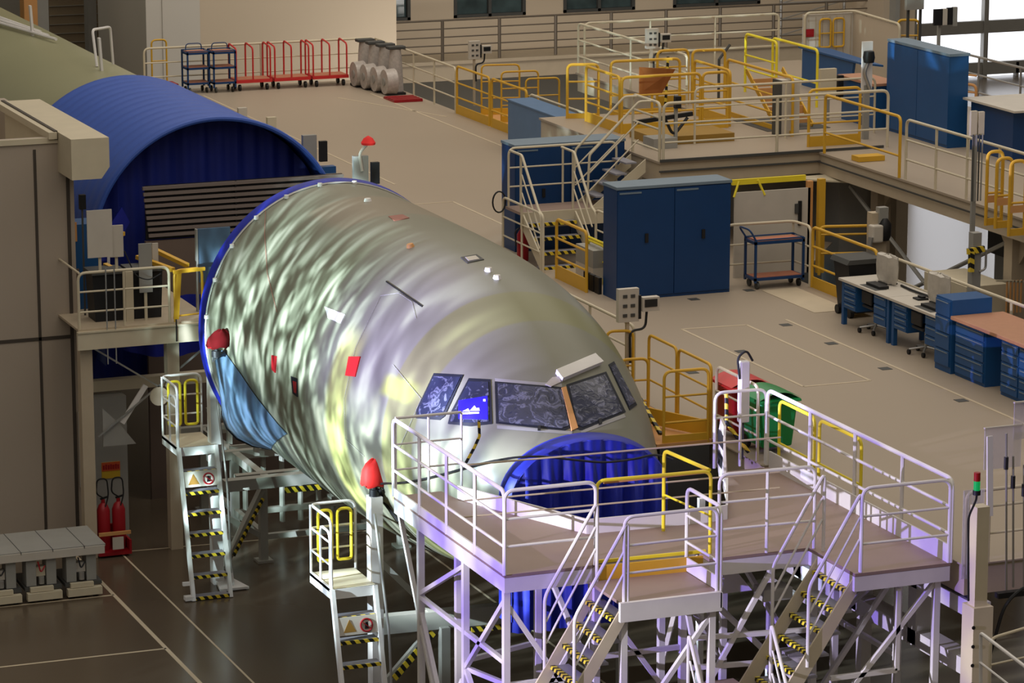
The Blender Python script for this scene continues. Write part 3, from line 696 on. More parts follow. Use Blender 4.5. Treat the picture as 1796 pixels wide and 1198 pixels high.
# signal mast
ms = thing('signal_mast', 'cream signal mast carrying a red and green beacon beside the dock corner', 'mast', (20.62, 35.75, 0))
MB().box((20.5, 35.68, 0), (20.68, 35.86, 5.5)).build('mast', cream, ms)
MB().box((20.46, 35.62, 3.1), (20.74, 35.92, 4.2)).build('junction_box', cream, ms)
MB().tube(fillet([(20.4, 35.66, 4.3), (20.36, 35.66, 5.4), (20.47, 35.66, 5.62), (20.47, 35.66, 5.72)], .08), .014, 6).build('conduit', black, ms, True)
b = MB().tube([(20.47, 35.66, 5.68), (20.47, 35.66, 5.74)], .05, 12).build('beacon_base', black, ms, True)
MB().tube([(20.47, 35.66, 5.74), (20.47, 35.66, 5.86)], .042, 12).build('green_lens', greenlamp, b, True)
MB().tube([(20.47, 35.66, 5.86), (20.47, 35.66, 5.97)], .042, 12).build('red_lens', redlamp, b, True)
for k in range(4): MB().tube([(20.46, 35.61, 3.2+.25*k), (20.46, 35.62, 3.2+.25*k)], .025, 8).build('connector', black, ms)
MB().tube(fillet([(20.75, 35.7, 3.5), (20.95, 35.7, 4.2), (21.3, 35.75, 4.4), (21.9, 35.75, 4.42)], .3), .022, 6).build('hose', black, ms, True)
# front edge guard of the mezzanine right of the mast
guard('cream guard rail along the mezzanine front edge right of the signal mast', [(20.66, 36.25, M), (21.0, 36.25, M), (23.2, 36.25, M)], m=cream, step=1.1, h=.95)
gp = thing('mesh_panel', 'small purple lit mesh panel between dock corner and signal mast', 'panel', (20.45, 36.1, 3.6))
for k in range(5): MB().bar((20.55+.06*k, 36.1, 4.5), (20.55+.06*k, 36.1, 5.6), .008, .008).build('bar', white, gp)
MB().box((20.53, 36.09, 4.45), (20.83, 36.1, 5.62)).build('sheet', clear, gp)
# hoses and clear screens at the far right
hs = thing('hose_hanger', 'row of hanging hoses with black plugs and clear screens at the right edge', 'hose rack', (21.2, 35.9, 0))
for px, y0, y1 in ((1765, 760, 1035), (1777, 800, 1030), (1796, 815, 1040)):
    a, c = AY(px, y0, 35.9), AY(px, y1, 35.9); h = MB().tube([a, c], .014, 6).build('hose', steel, hs, True)
    m_ = a.lerp(c, .15); MB().tube([m_, m_-Vector((0, 0, .16))], .03, 8).build('plug', black, h, True)
p = AY(1790, 1040, 35.9); MB().box((p.x-.35, 35.85, p.z-.03), (p.x+.4, 35.95, p.z+.04)).build('hanger_bar', black, hs)
for x0, x1, y0, y1 in ((1728, 1790, 750, 818), (1780, 1840, 705, 765)):
    a, c = AY(x0, y0, 36.1), AY(x1, y1, 36.1); s_ = MB().box((a.x, 36.1, c.z), (c.x, 36.115, a.z)).build('clear_screen', clear, hs)
    MB().box((a.x-.01, 36.08, a.z-.02), (c.x, 36.12, a.z)).build('screen_edge', panelw, s_)
a = AY(1736, 765, 36.05); c = AY(1736, 905, 36.05); MB().bar(a, c, .08, .03).build('white_strip', white, hs)
# lower stair rail in the right corner
lr = thing('stair_handrail', 'white handrail of a lower stair in the bottom right corner', 'handrail', (19.2, 33, 3))
a, b_, c = AY(1720, 1110, 33), AX(1796, 1168, 19.07), AY(1720, 1230, 33)
MB().tube(fillet([c, a, b_, b_+(b_-a)*.6], .05), .022).build('upper_rail', white, lr, True)
MB().tube([a-Vector((0, 0, .36)), b_+(b_-a)*.6-Vector((0, 0, .36))], .014, 6).build('lower_rail', white, lr, True)
a2, b2 = AY(1737, 1120, 33.2), AY(1810, 1098, 33.2)
MB().tube(fillet([a2-Vector((0, 0, .9)), a2, b2, b2+Vector((.5, 0, 0))], .1), .02).build('landing_rail', cream, lr, True)
MB().tube([a2-Vector((0, 0, .33)), b2+Vector((.5, 0, -.33))], .013, 6).build('landing_rail', cream, lr, True)
MB().box((18.9, 33.1, 2.6), (21.5, 35.2, 2.66)).build('landing', deckm, lr)
MB().bar((19.0, 33.3, 0), (19.0, 33.3, 2.6), .1, .1).build('landing_leg', white, lr); MB().bar((21.3, 35, 0), (21.3, 35, 2.6), .1, .1).build('landing_leg', white, lr)
# ================================================================ ladder towers on the ground
def tower(label, dy, x0, cx, cy, ch):
    """Ladder 1 is at dy=0; the second one stands nearer the camera."""
    t = thing('ladder_tower', label, 'ladder', (x0+.4, 53.2+dy, 0), group='white step ladder towers beside the fuselage')
    X0, X1 = x0, x0+.66; yb, yt, zp = 53.0+dy, 53.75+dy, 2.47
    for x in (X0, X1):
        MB().bar((x, yb, 0), (x, yt-.02, zp+.05), .06, .09).build('stile', white, t)
    MB().tube(fillet([(X1+.05, yb+.1, .4), (X1+.05, yb+.25, 1.9), (X1+.05, yt, 3.3), (X1+.05, yt+.1, 3.57)], .2), .02).build('hand_tube', steel, t, True)
    for k in range(7):
        s = (k+.15)/7.2; y, z = yb+(yt-yb)*s, zp*s
        q = MB().box((X0+.03, y-.03, z-.025), (X1-.03, y+.17, z+.012)).build('tread', treadm, t)
        MB().box((X0+.03, y-.05, z-.035), (X1-.03, y-.02, z+.016)).build('nosing', hazx, q)
    z = zp*.755; y = yb+(yt-yb)*.755
    sg = MB().plate([(X0+.03, y-.04, z), (X1-.03, y-.04, z), (X1-.03, y+.02, z+.26), (X0+.03, y+.02, z+.26)], (0, -.012, 0)).build('sign_plate', panelw, t)
    wx_, cz = X0+.2, z+.12
    MB().plate([(wx_-.1, y-.035, cz-.08), (wx_+.1, y-.035, cz-.08), (wx_, y+.0, cz+.1)], (0, -.01, 0)).build('warning_triangle', mat('warning_ochre_%d' % int(dy*10+200), (150, 112, 48), .6), sg)
    c2 = X0+.46
    ring = [Vector((c2+.09*math.cos(a*math.pi/10), y-.03+.024*math.sin(a*math.pi/10), cz+.09*math.sin(a*math.pi/10))) for a in range(20)]
    MB().tube(ring, .014, 6, True).build('prohibition_ring', redd, sg)
    MB().bar((c2-.06, y-.05, cz+.05), (c2+.06, y-.05, cz-.05), .02, .012).build('prohibition_bar', redd, sg)
    MB().plate([(c2-.03, y-.04, cz-.05), (c2+.03, y-.04, cz-.05), (c2+.02, y-.035, cz+.05), (c2-.02, y-.035, cz+.05)], (0, -.008, 0)).build('prohibition_figure', black, sg)
    MB().box((X0-.02, yt-.02, zp), (X1+.02, yt+.95, zp+.05)).build('platform', cream, t)
    MB().box((X0-.02, yt-.02, zp-.1), (X0+.02, yt+.95, zp+.06)).build('platform_side', white, t)
    MB().box((X0-.02, yt-.03, zp-.1), (X1+.02, yt, zp+.05)).build('platform_front', white, t)
    P = [(X0, yt, zp), (X0, yt+.95, zp), (X1+.04, yt+.95, zp)]
    rail_parts(t, P, m=white, h=1.1, mids=(.74, .4), step=.95, r=.022)
    rail_parts(t, [(X0, yt+.06, zp), (X0, yt+.5, zp)], m=white, h=.9, mids=(), step=2, r=.02, name='inner_hoop')
    for a, b in ((X0+.1, X0+.31), (X0+.4, X0+.62)):
        loop_gate(t, (a, yt+.9, zp), (b, yt+.9, zp), .22, 1.0, yellow2)
    # instrument column
    MB().box((cx-.09, cy-.11, 0), (cx+.09, cy+.11, ch)).build('column', white, t)
    MB().plate([(X1-.1, yt-.45, .02), (X1+.42, yt-.45, .02), (X1+.3, yt+.2, .02), (X1+.0, yt+.2, .02)], (0, 0, .04)).build('foot_plate', white, t)
    MB().plate([(X1+.18, yt-.3, .04), (X1+.18, yt+.2, .04), (X1+.18, yt+.2, 1.3)], (.03, 0, 0)).build('foot_gusset', white, t)
    MB().box((X0-.15, yb+.1, .25), (X0, yb+.16, .31)).box((X0-.15, yb-.03, .02), (X0, yb+.1, .09)).build('wheel_bracket', white, t)
    return t, Vector((cx, cy, ch))
t1, c1 = tower('white ladder tower nearer the beige tower, its column foot on the floor', 0, 15.25, 15.94, 53.9, 3.85)
t2, c2 = tower('white ladder tower with yellow gate leaves below the nose, foot out of frame', -8.97, 14.98, 15.74, 45.02, 3.8)
def hooded(label, c, w=.17, h=.36, tilt=0, hm=None):
    t = thing('hooded_sensor', label, 'sensor', c, group='sensors under red cloth hoods')
    b = MB().tube([c, c+Vector((0, 0, .1))], .08, 12).tube([c+Vector((0, 0, .1)), c+Vector((0, 0, .2))], .04, 8).build('swivel_base', black, t, True)
    mb = MB(); rows = []
    for z, s in ((.16, .92), (.2, 1.05), (.3, 1.0), (.16+h*.62, .92), (.16+h*.86, .66), (.16+h*.97, .36), (.16+h, .1)):
        rows.append([c + Vector((w*s*math.cos(a*math.pi/8)*(1+.1*math.sin(a*2.1)) + tilt*z, w*s*.8*math.sin(a*math.pi/8), z+.02*math.sin(a*1.7))) for a in range(16)])
    mb.grid(rows, True); mb._add(rows[-1], [tuple(range(16))]); mb.build('red_hood', hm or redc, t, True)
    MB().tube([c+Vector((-w*.9, -.1, .18)), c+Vector((w*.9, -.1, .18))], .012, 6).build('drawstring', redd, t, True)
h1 = hit(398, 610, .0); hooded('sensor in a red hood on the ladder column by the aft fuselage edge', h1 + Vector((-.2, -.06, -.12)), .19, .28, .2, redk)
MB().bar(c1, h1 + Vector((-.2, -.0, -.1)), .08, .08).build('sensor_bracket', white, t1)
hooded('bright red hooded sensor on the column of the ladder near the nose', c2, .19, .4)
solo('hanging_cable', MB().tube([c1+Vector((.2, -.1, .1)), AY(430, 660, 52.6), AY(456, 700, 52)], .016, 6), black, 'dark cable hanging from the aft red hooded sensor down the fuselage', 'cable', smooth=True)
solo('twin_hoses', MB().tube([c2+Vector((.05, -.1, .1)), AY(672, 880, 45.2), AY(700, 915, 44.6)], .022, 6).tube([c2+Vector((.1, -.1, .12)), AY(685, 880, 45.2), AY(705, 910, 44.6)], .016, 6), black, 'pair of black hoses dropping from the nose sensor beneath the fuselage', 'hose', smooth=True)
solo('red_strap', MB().bar(AY(612, 775, 46.2), AY(640, 802, 46), .02, .09), redc, 'short red strap stretched along the skin above the nose sensor', 'strap')
# ================================================================ jig frames under the fuselage
jf = thing('cradle_frame', 'grey steel cradle frame with hazard striped edges standing under the fuselage', 'jig', (18.4, 56, 0))
def jb(p, q, w=.12, n='beam', m=jig, par=None): return MB().bar(p, q, w, w).build(n, m, par or jf)
for y in (54.9, 56.6, 58.6):
    for x in (17.1, 19.7): jb((x, y, 0), (x, y, 1.55), .14, 'leg'); MB().box((x-.14, y-.14, 0), (x+.14, y+.14, .04)).build('foot', jig, jf)
    jb((16.6, y, 1.55), (19.9, y, 1.55), .16); jb((17.1, y, .45), (19.7, y, .45), .1)
jb((16.2, 54.3, 1.62), (19.9, 54.3, 1.62), .2)
for x in (17.1, 19.7):
    jb((x, 54.3, 1.55), (x, 58.7, 1.55), .14)
    jb((x, 54.9, .5), (x, 58.6, .5), .1)
MB().bar((17.3, 54.25, 1.44), (18.7, 54.25, 1.44), .02, .1).build('hazard_strip', hazx, jf)
jb((16.2, 54.4, .1), (17.05, 54.8, 1.35), .1); MB().bar((16.4, 54.42, .3), (17.05, 54.72, 1.2), .04, .05).build('hazard_strip', hazx, jf)
jb((16.3, 54.9, .95), (17.1, 54.9, .45), .09)
for i, (x, y) in enumerate(((17.2, 57.2), (18.0, 57.3), (18.8, 57.2), (17.4, 56.2), (18.4, 55.4), (19.3, 55.8))):
    MB().bar((x, y, 1.6), (x, y, 2.6), .09, .09).build('prop', jig, jf)
for z in (1.9, 2.25): jb((16.8, 57.3, z), (19.9, 57.3, z), .07); jb((16.9, 56.2, z-.1), (19.6, 56.2, z-.1), .06)
for k in range(7): MB().tube([(17.3+.35*k, 56.6, .2), (17.3+.35*k, 56.6, 1.5)], .05, 8).build('jack', jig, jf, True)
# cross beam that ties the nose column to the dock
tb_ = thing('tie_beam', 'grey horizontal tie beam with striped diagonal brace between ladder column and dock', 'jig', (16.6, 45.7, 0))
MB().bar((16.0, 45.85, 1.55), (20.2, 45.6, 1.55), .18, .28).build('beam', jig, tb_)
MB().bar((15.95, 45.9, 2.7), (16.95, 45.8, 1.65), .09, .09).build('upper_brace', jig, tb_)
MB().bar((15.9, 45.9, .3), (16.9, 45.8, 1.4), .09, .09).build('lower_brace', jig, tb_)
MB().bar((16.3, 45.8, .68), (16.92, 45.74, 1.36), .02, .1).build('hazard_strip', hazx, tb_)
MB().bar((17.5, 45.65, 1.36), (20.0, 45.5, 1.36), .02, .08).build('hazard_strip', hazx, tb_)
MB().box((17.0, 45.6, 0), (17.14, 45.75, 1.45)).build('leg', jig, tb_); MB().box((19.9, 45.5, 0), (20.05, 45.65, 1.45)).build('leg', jig, tb_)
# pedestal behind the first ladder
pd = thing('support_pedestal', 'pale pedestal block with a wide foot behind the first ladder tower', 'pedestal', (16.95, 60.2, 0))
MB().box((16.78, 60.0, 0.05), (17.2, 60.4, 2.0)).build('block', jig, pd); MB().box((16.65, 59.85, 0), (17.35, 60.55, .08)).build('foot', jig, pd)
# ================================================================ beige tower at the left
tw = thing('dock_tower', 'tall beige panelled tower with an overhanging boxed beam at the left edge', 'tower', (13, 58.5, 0))
MB().box((8, 57.5, 0), (14.5, 57.75, 7.38)).build('front_wall', towerm, tw)
MB().box((14.25, 57.75, 0), (14.5, 62.5, 7.38)).build('side_wall', towerm, tw)
MB().box((8, 62.5, 0), (14.5, 62.7, 7.38)).build('rear_wall', towerm, tw)
MB().box((8, 57.75, 6.0), (14.25, 62.5, 6.05)).build('tower_floor', creamd, tw)
s = MB()
s.box((13.78, 57.485, 0), (13.83, 57.5, 7.2)).box((8, 57.485, 3.75), (14.4, 57.5, 3.81)).box((14.36, 57.48, 0), (14.42, 57.5, 6.9))
s.build('panel_seam', towers, tw)
MB().box((8, 57.46, 7.3), (14.42, 57.5, 7.4)).build('top_trim', cream, tw)
MB().plate([(14.22, 56.5, 6.78), (14.75, 56.5, 6.78), (14.9, 56.5, 6.98), (14.9, 56.5, 7.5), (14.22, 56.5, 7.5)], (0, 5.0, 0)).build('boxed_beam', cream, tw)
MB().box((14.05, 57.4, 7.38), (14.2, 61.5, 7.5)).build('inner_ledge', cream, tw)
MB().box((14.16, 57.45, 7.36), (14.22, 61.5, 7.52)).build('beam_gap', towers, tw)
MB().bar((14.53, 57.45, 0), (14.53, 57.45, 4.0), .08, .1).build('edge_post', cream, tw)
for k in range(6): MB().box((14.46, 57.36, 1.1+.22*k), (14.56, 57.42, 1.25+.22*k)).build('cable_clamp', black, tw)
MB().box((14.44, 57.40, 1.0), (14.58, 57.44, 2.4)).build('clamp_rail', panelw, tw)
# grey column with its notice, trolley of extinguishers
gc = thing('service_column', 'flat grey service column with a red and yellow notice behind the extinguishers', 'column', (14.95, 57.2, 0))
MB().box((14.62, 57.1, 0), (15.25, 57.4, 2.7)).build('column', grey, gc)
nt_ = MB().box((14.76, 57.08, 1.2), (15.1, 57.1, 1.5)).build('notice', signy, gc)
MB().box((14.76, 57.072, 1.34), (15.1, 57.08, 1.5)).build('notice_band', signr, nt_)
for k in range(7): MB().box((14.78+.045*k, 57.066, 1.37), (14.81+.045*k, 57.072, 1.45+.015*(k % 2))).build('lettering', redd, nt_)
MB().box((14.6, 57.35, 2.75), (18.5, 57.55, 2.95)).build('cross_beam', cream, gc)
ex = thing('extinguisher_trolley', 'red wheeled fire extinguisher pair in a floor stand by the tower', 'fire extinguisher', (14.75, 56.35, 0))
MB().box((14.42, 56.1, .04), (15.02, 56.6, .1)).box((14.42, 56.55, .1), (15.02, 56.6, .5)).box((14.42, 56.1, .1), (14.46, 56.6, .3)).box((14.98, 56.1, .1), (15.02, 56.6, .3)).build('stand', redd, ex)
MB().box((14.66, 56.05, .16), (14.86, 56.08, .38)).build('card', panelw, ex); MB().box((14.42, 56.06, .42), (15.0, 56.1, .48)).build('stand_bar', ochre, ex)
for x in (14.58, 14.86):
    c = MB().lathe([(.11, .1), (.12, .14), (.12, .82), (.08, .92), (.035, .96), (.035, 1.02)], (x, 56.36, 0), 16).build('cylinder', redd, ex, True)
    MB().bar((x-.05, 56.36, 1.03), (x+.09, 56.36, 1.06), .03, .03).build('valve', black, c)
    MB().tube(fillet([(x, 56.34, 1.05), (x-.14, 56.3, 1.15), (x-.12, 56.28, 1.42), (x+.06, 56.28, 1.42), (x+.09, 56.3, 1.1), (x+.02, 56.28, .9)], .12), .014, 6).build('hose', black, c, True)
# row of carts
top = thing('cart_bench', 'long grey topped bench of docked carts along the tower foot', 'bench', (12.7, 54.5, 0))
MB().box((9.5, 53.95, .86), (13.98, 55.2, .9)).build('bench_top', grey, top)
MB().box((9.5, 53.93, .74), (13.96, 53.97, .88)).build('front_rail', panelw, top)
for k in range(5): MB().box((11.4+.55*k, 53.92, .86), (11.41+.55*k, 55.2, .905)).build('top_joint', dgrey, top)
for x in (9.6, 13.85): MB().box((x, 55.0, 0), (x+.08, 55.1, .86)).build('leg', dgrey, top)
for i in range(5):
    x = 13.24 - .70*i
    t = thing('pump_cart', ['cream bumpered pump cart at the right end of the bench', 'pump cart second from the right under the bench', 'pump cart third from the right under the bench', 'pump cart fourth from the right under the bench', 'pump cart farthest from the right, cut by the left frame edge'][i], 'cart', (x+.35, 54.4, 0), group='pump carts under the bench')
    MB().box((x+.02, 53.95, .2), (x+.66, 54.9, .26)).build('chassis', dgrey, t)
    for u in (.06, .41): MB().box((x+u, 54.0, .27), (x+u+.17, 54.3, .76)).build('grey_cabinet', grey, t)
    MB().box((x+.04, 53.84, .05), (x+.64, 53.96, .18)).build('bumper', cream, t); MB().box((x+.1, 53.88, .19), (x+.5, 53.96, .27)).build('upper_bumper', cream, t)
    MB().box((x+.24, 54.05, .42), (x+.4, 54.2, .58)).build('tank', cream if i % 2 else panelw, t)
    MB().tube([(x+.32, 54.0, .3), (x+.32, 54.0, .42)], .05, 10).build('gauge', steel, t, True)
    MB().tube(fillet([(x+.26, 53.98, .7), (x+.30, 53.95, .5), (x+.38, 53.97, .62)], .06), .014, 6).build('hose', redd if i % 2 else black, t, True)
    for u in (.1, .52): MB().tube([(x+u, 54.0, .05), (x+u+.08, 54.0, .05)], .05, 10).build('castor', black, t, True)
# ================================================================ left work platform
lp = thing('side_platform', 'cream steel work platform with guard rails between tower and fuselage', 'work platform', (15.5, 57, 0))
LZ = 4.2
MB().box((14.15, 56.1, LZ-.04), (16.6, 59.5, LZ)).build('deck', creamd, lp)
MB().box((14.12, 56.02, LZ-.36), (16.6, 56.1, LZ-.04)).box((14.12, 56.0, LZ-.06), (16.6, 56.03, LZ-.03)).build('fascia', cream, lp)
rail_parts(lp, [(14.18, 56.12, LZ), (15.82, 56.12, LZ)], m=cream, h=1.0, step=.85, mids=(.66, .3), r=.026)
MB().tube(fillet([(14.2, 56.1, 5.2), (14.2, 58.5, 5.2), (14.2, 58.5, 4.2)], .1), .02).build('side_rail', cream, lp, True)
for x in (15.78, 14.2): MB().box((x, 56.2, 0), (x+.22, 56.42, LZ-.04)).build('column', creamd, lp)
MB().bar((14.4, 56.25, 3.85), (15.8, 56.25, 2.9), .03, .03).build('tie_rod', steel, lp); MB().bar((14.5, 56.25, 2.2), (16.6, 56.25, 3.75), .03, .03).build('tie_rod', steel, lp)
MB().bar((14.95, 56.3, 2.4), (15.4, 56.3, 3.05), .04, .09).build('loose_profile', white, lp)
MB().tube([(15.62, 56.24, 2.85), (15.62, 56.2, 2.85)], .17, 18).build('round_flange', creamd, lp, True)
MB().plate([(14.6, 56.3, 2.0), (15.2, 56.3, 2.0), (14.9, 56.3, 2.4), (14.6, 56.3, 2.7)], (0, .03, 0)).build('web_plate', grey, lp)
for px in (185, 200): a = AY(px, 470, 56.05); MB().bar((a.x, 56.05, a.z), (a.x, 56.05, 3.55), .02, .02).build('hanging_rod', steel, lp)
a = AY(309, 560, 56); MB().bar((a.x, 56, a.z), (a.x, 56, a.z-.4), .02, .02).build('strap', black, lp)
yg = hoop_parts(lp, (15.92, 56.12, LZ), (16.45, 56.2, LZ), .92, yellow, bars=(.1,), name='yellow_gate')
MB().bar((15.9, 56.1, LZ+.9), (16.5, 56.2, LZ+.9), .05, .06).build('gate_bar', yellow, yg)
MB().bar((15.93, 56.1, LZ+.05), (16.0, 56.12, LZ+.88), .09, .05, ref=(0, 1, 0)).build('gate_post', yellow, yg)
for p, q in (((15.55, 57.2, 5.2), (15.95, 56.3, 5.1)), ((15.85, 57.6, 5.3), (16.3, 56.6, 5.1)), ((15.1, 58.3, 5.5), (15.5, 57.9, 5.5)), ((15.1, 58.3, 5.35), (15.45, 57.9, 5.4)), ((14.95, 57.2, 5.1), (15.25, 56.6, 4.95))):
    MB().bar(p, q, .09, .07).build('yellow_beam', yellow, lp)
for i, (x, w_) in enumerate(((14.6, .5), (15.28, .52))):
    t = thing('bin', ['black lidded bin standing left on the side platform', 'black lidded bin standing right on the side platform'][i], 'bin', (x+.25, 56.8, LZ), group='black bins on the side platform')
    MB().plate([(x, 56.6, LZ), (x+w_, 56.6, LZ), (x+w_+.04, 56.6, LZ+.85), (x-.04, 56.6, LZ+.85)], (0, .5, 0)).build('body', black, t)
    MB().box((x-.06, 56.55, LZ+.85), (x+w_+.06, 57.15, LZ+.9)).build('lid', dgrey, t)
MB().box((15.12, 56.45, LZ), (15.26, 56.55, LZ+.9)).build('cream_post', cream, lp)
for i, (x0, y0, x1, y1, Y) in enumerate(((152, 370, 198, 450, 56.6), (192, 396, 217, 450, 56.7), (243, 428, 268, 512, 56.4), (267, 427, 278, 462, 56.9))):
    a, c = AY(x0, y0, Y), AY(x1, y1, Y)
    t = thing('notice_board', ['large cream notice board on a post at the side platform', 'small cream board beside the larger notice board', 'narrow grey board hung over the platform rail', 'short white board right of the hung grey board'][i], 'board', (a.x, Y, LZ), group='boards on the side platform')
    MB().box((a.x, Y, c.z), (c.x, Y+.03, a.z)).build('board', panelw if i != 2 else grey, t)
    MB().bar(((a.x+c.x)/2, Y+.05, LZ), ((a.x+c.x)/2, Y+.05, c.z+.05), .05, .03).build('post', cream, t)
MB().tube(fillet([AY(218, 440, 56.3), AY(238, 485, 56.2), AY(262, 492, 56.2), AY(282, 480, 56.2)], .3), .012, 6).build('slack_cable', black, lp, True)
bt = thing('tool_cabinet', 'blue tool cabinet with a wooden front behind the side platform rail', 'cabinet', (14.9, 57.9, LZ))
MB().box((14.4, 57.78, LZ), (15.0, 58.4, LZ+1.55)).build('body', blue, bt); MB().box((14.42, 57.76, LZ+1.25), (14.6, 57.78, LZ+1.6)).build('wood_panel', ochre, bt)
MB().box((14.4, 57.76, LZ+.3), (14.62, 57.78, LZ+.75)).build('lower_panel', beige, bt)
lm = thing('work_lamp', 'small dark work lamp clamped above the side platform', 'lamp', (14.62, 57.4, 5.6))
a = AY(145, 352, 57.2); MB().box((a.x-.05, 57.2, a.z-.16), (a.x+.06, 57.3, a.z+.1)).build('head', black, lm); MB().bar((a.x, 57.25, LZ), (a.x, 57.25, a.z-.1), .03, .03).build('stand', dgrey, lm)
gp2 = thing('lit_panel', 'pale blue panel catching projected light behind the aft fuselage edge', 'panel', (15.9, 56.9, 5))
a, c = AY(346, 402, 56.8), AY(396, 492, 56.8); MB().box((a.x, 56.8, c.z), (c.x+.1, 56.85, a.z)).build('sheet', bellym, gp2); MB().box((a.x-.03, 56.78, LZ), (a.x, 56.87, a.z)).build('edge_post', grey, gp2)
ud = thing('under_tent_drape', 'deep blue drape hanging below the side platform behind its column', 'drape', (16, 58.8, 0))
MB().grid([[(14.9+.1*i, 58.8+.05*math.sin(i*1.3), 4.1) for i in range(24)], [(14.9+.1*i, 58.8+.05*math.sin(i*1.3), 3.55-.6*math.sin(i/24*2.2)) for i in range(24)]]).build('cloth', tarpd, ud, True)
# ================================================================ mezzanine: cabinets
def cabinet(label, x, y, w, d, h, z=M, m=navy, facing='y', doors=2, name='tool_cabinet'):
    """A two-door steel cabinet; (x, y) is its front left corner, front toward -Y (or -X)."""
    t = thing(name, label, 'cabinet', (x+w/2, y+d/2, z), group='blue steel cabinets')
    MB().box((x, y+.02, z), (x+w, y+d, z+h-.05)).build('carcass', m, t)
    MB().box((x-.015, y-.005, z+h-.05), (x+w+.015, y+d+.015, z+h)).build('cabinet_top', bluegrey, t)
    n = doors
    for k in range(n):
        if facing == 'y':
            a, b = x+w*k/n+.008, x+w*(k+1)/n-.008
            dd = MB().box((a, y, z+.06), (b, y+.02, z+h-.07)).build('door', m, t)
            hx = (a+b)/2 - .02 if n == 2 else b-.12
            MB().box((hx, y-.025, z+h*.50), (hx+.06, y, z+h*.58)).build('handle', black, dd)
            MB().box((a+.03, y-.008, z+h-.13), (a+.45, y, z+h-.10)).build('label_strip', bluegrey, dd)
        else:
            a, b = y+d*k/n+.008, y+d*(k+1)/n-.008
            MB().box((x-.02, a, z+.06), (x, b, z+h-.07)).build('door', m, t)
    return t
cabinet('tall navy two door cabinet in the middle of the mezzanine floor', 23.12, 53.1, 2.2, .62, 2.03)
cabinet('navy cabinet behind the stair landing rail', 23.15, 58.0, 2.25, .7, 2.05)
# ---- desks
def drawer_block(par, x, y0, y1, z0, z1, n, m=blue, d=.6):
    b = MB().box((x+.02, y0, z0), (x+d, y1, z1)).build('drawer_pedestal', m, par)
    for k in range(n):
        a, c = z0+(z1-z0)*k/n+.012, z0+(z1-z0)*(k+1)/n-.012
        q = MB().box((x, y0+.012, a), (x+.02, y1-.012, c)).build('drawer', m, b)
        MB().box((x-.012, y0+.05, c-.035), (x, y1-.05, c-.02)).build('drawer_pull', bluegrey, b)
    return b
def desk(label, y0, y1):
    t = thing('work_desk', label, 'desk', (26.25, (y0+y1)/2, M), group='blue desks with grey tops')
    MB().box((25.88, y0+.005, M+.76), (26.66, y1-.005, M+.80)).build('desktop', panelw, t)
    for y in (y0+.05, y1-.13): MB().box((25.93, y, M), (26.0, y+.08, M+.76)).build('leg', blue, t); MB().box((26.55, y, M), (26.62, y+.08, M+.76)).build('leg', blue, t)
    drawer_block(t, 25.92, y0+.14, y0+.58, M+.25, M+.75, 3); drawer_block(t, 25.92, y1-.58, y1-.14, M+.3, M+.75, 4)
    MB().box((26.4, y0+.5, M+.3), (26.43, y1-.5, M+.72)).build('modesty_panel', blue, t)
desk('blue desk with grey top beside the black bin', 48.2, 50.0)
desk('blue desk with grey top next to the tall blue drawer unit', 46.42, 48.2)
def chair(label, x, y):
    t = thing('office_chair', label, 'chair', (x, y, M), group='swivel chairs pushed under the desks')
    for k in range(5):
        a = k*2*math.pi/5+.3; e = Vector((x+.28*math.cos(a), y+.28*math.sin(a), M+.09))
        MB().tube([(x, y, M+.13), e], .02, 6).build('base_arm', steel, t, True)
        MB().tube([e+Vector((-.02, 0, -.045)), e+Vector((.02, 0, -.045))], .042, 10).build('castor', black, t, True)
    MB().tube([(x, y, M+.1), (x, y, M+.42)], .03, 8).build('gas_column', steel, t, True)
    MB().box((x-.18, y-.2, M+.42), (x+.22, y+.2, M+.48)).build('seat', black, t, bevel=.03)
    MB().box((x-.2, y-.18, M+.5), (x-.16, y+.18, M+.72)).build('low_backrest', black, t, bevel=.02)
chair('swivel chair under the desk beside the black bin', 26.15, 49.1); chair('swivel chair under the desk next to the blue drawer unit', 26.12, 47.3)
def monitor(label, x, y):
    t = thing('computer_monitor', label, 'monitor', (x, y, M+.8), group='film wrapped monitors')
    MB().box((x-.1, y-.15, M+.8), (x+.12, y+.15, M+.82)).build('monitor_foot', black, t)
    MB().box((x-.02, y-.03, M+.82), (x+.03, y+.03, M+.95)).build('monitor_neck', black, t)
    MB().box((x-.03, y-.27, M+.92), (x+.03, y+.27, M+1.26)).build('screen', black, t)
    rows = []
    for z, s in ((.82, .8), (.9, 1.0), (1.1, 1.05), (1.28, .98), (1.3, .2)):
        rows.append([Vector((x+.10*s*math.cos(a*math.pi/10)+.01*math.sin(a*3), y+.33*s*math.sin(a*math.pi/10)+.012*math.cos(a*4), M+z+.01*math.sin(a*2))) for a in range(20)])
    MB().grid(rows, True).build('plastic_cover', film, t, True)
def keyboard(label, x, y):
    t = thing('keyboard', label, 'keyboard', (x, y, M+.8), group='black keyboards on mats')
    MB().box((x-.22, y-.3, M+.8), (x-.0, y+.26, M+.805)).build('mat', dgrey, t)
    MB().box((x-.12, y-.26, M+.805), (x+.06, y+.22, M+.85)).build('keys', black, t)
monitor('film wrapped monitor on the desk beside the black bin', 26.42, 49.25); monitor('film wrapped monitor on the desk beside the drawer unit', 26.42, 47.45)
keyboard('black keyboard before the monitor nearest the black bin', 26.15, 49.05); keyboard('black keyboard on its mat at the end of the second desk', 26.16, 47.15)
solo('desk_phone', MB().box((26.2, 47.75, M+.8), (26.4, 47.95, M+.83)).box((26.28, 47.78, M+.83), (26.36, 47.93, M+.86)), black, 'small black handset lying between the two monitors', 'phone', bevel=.008)
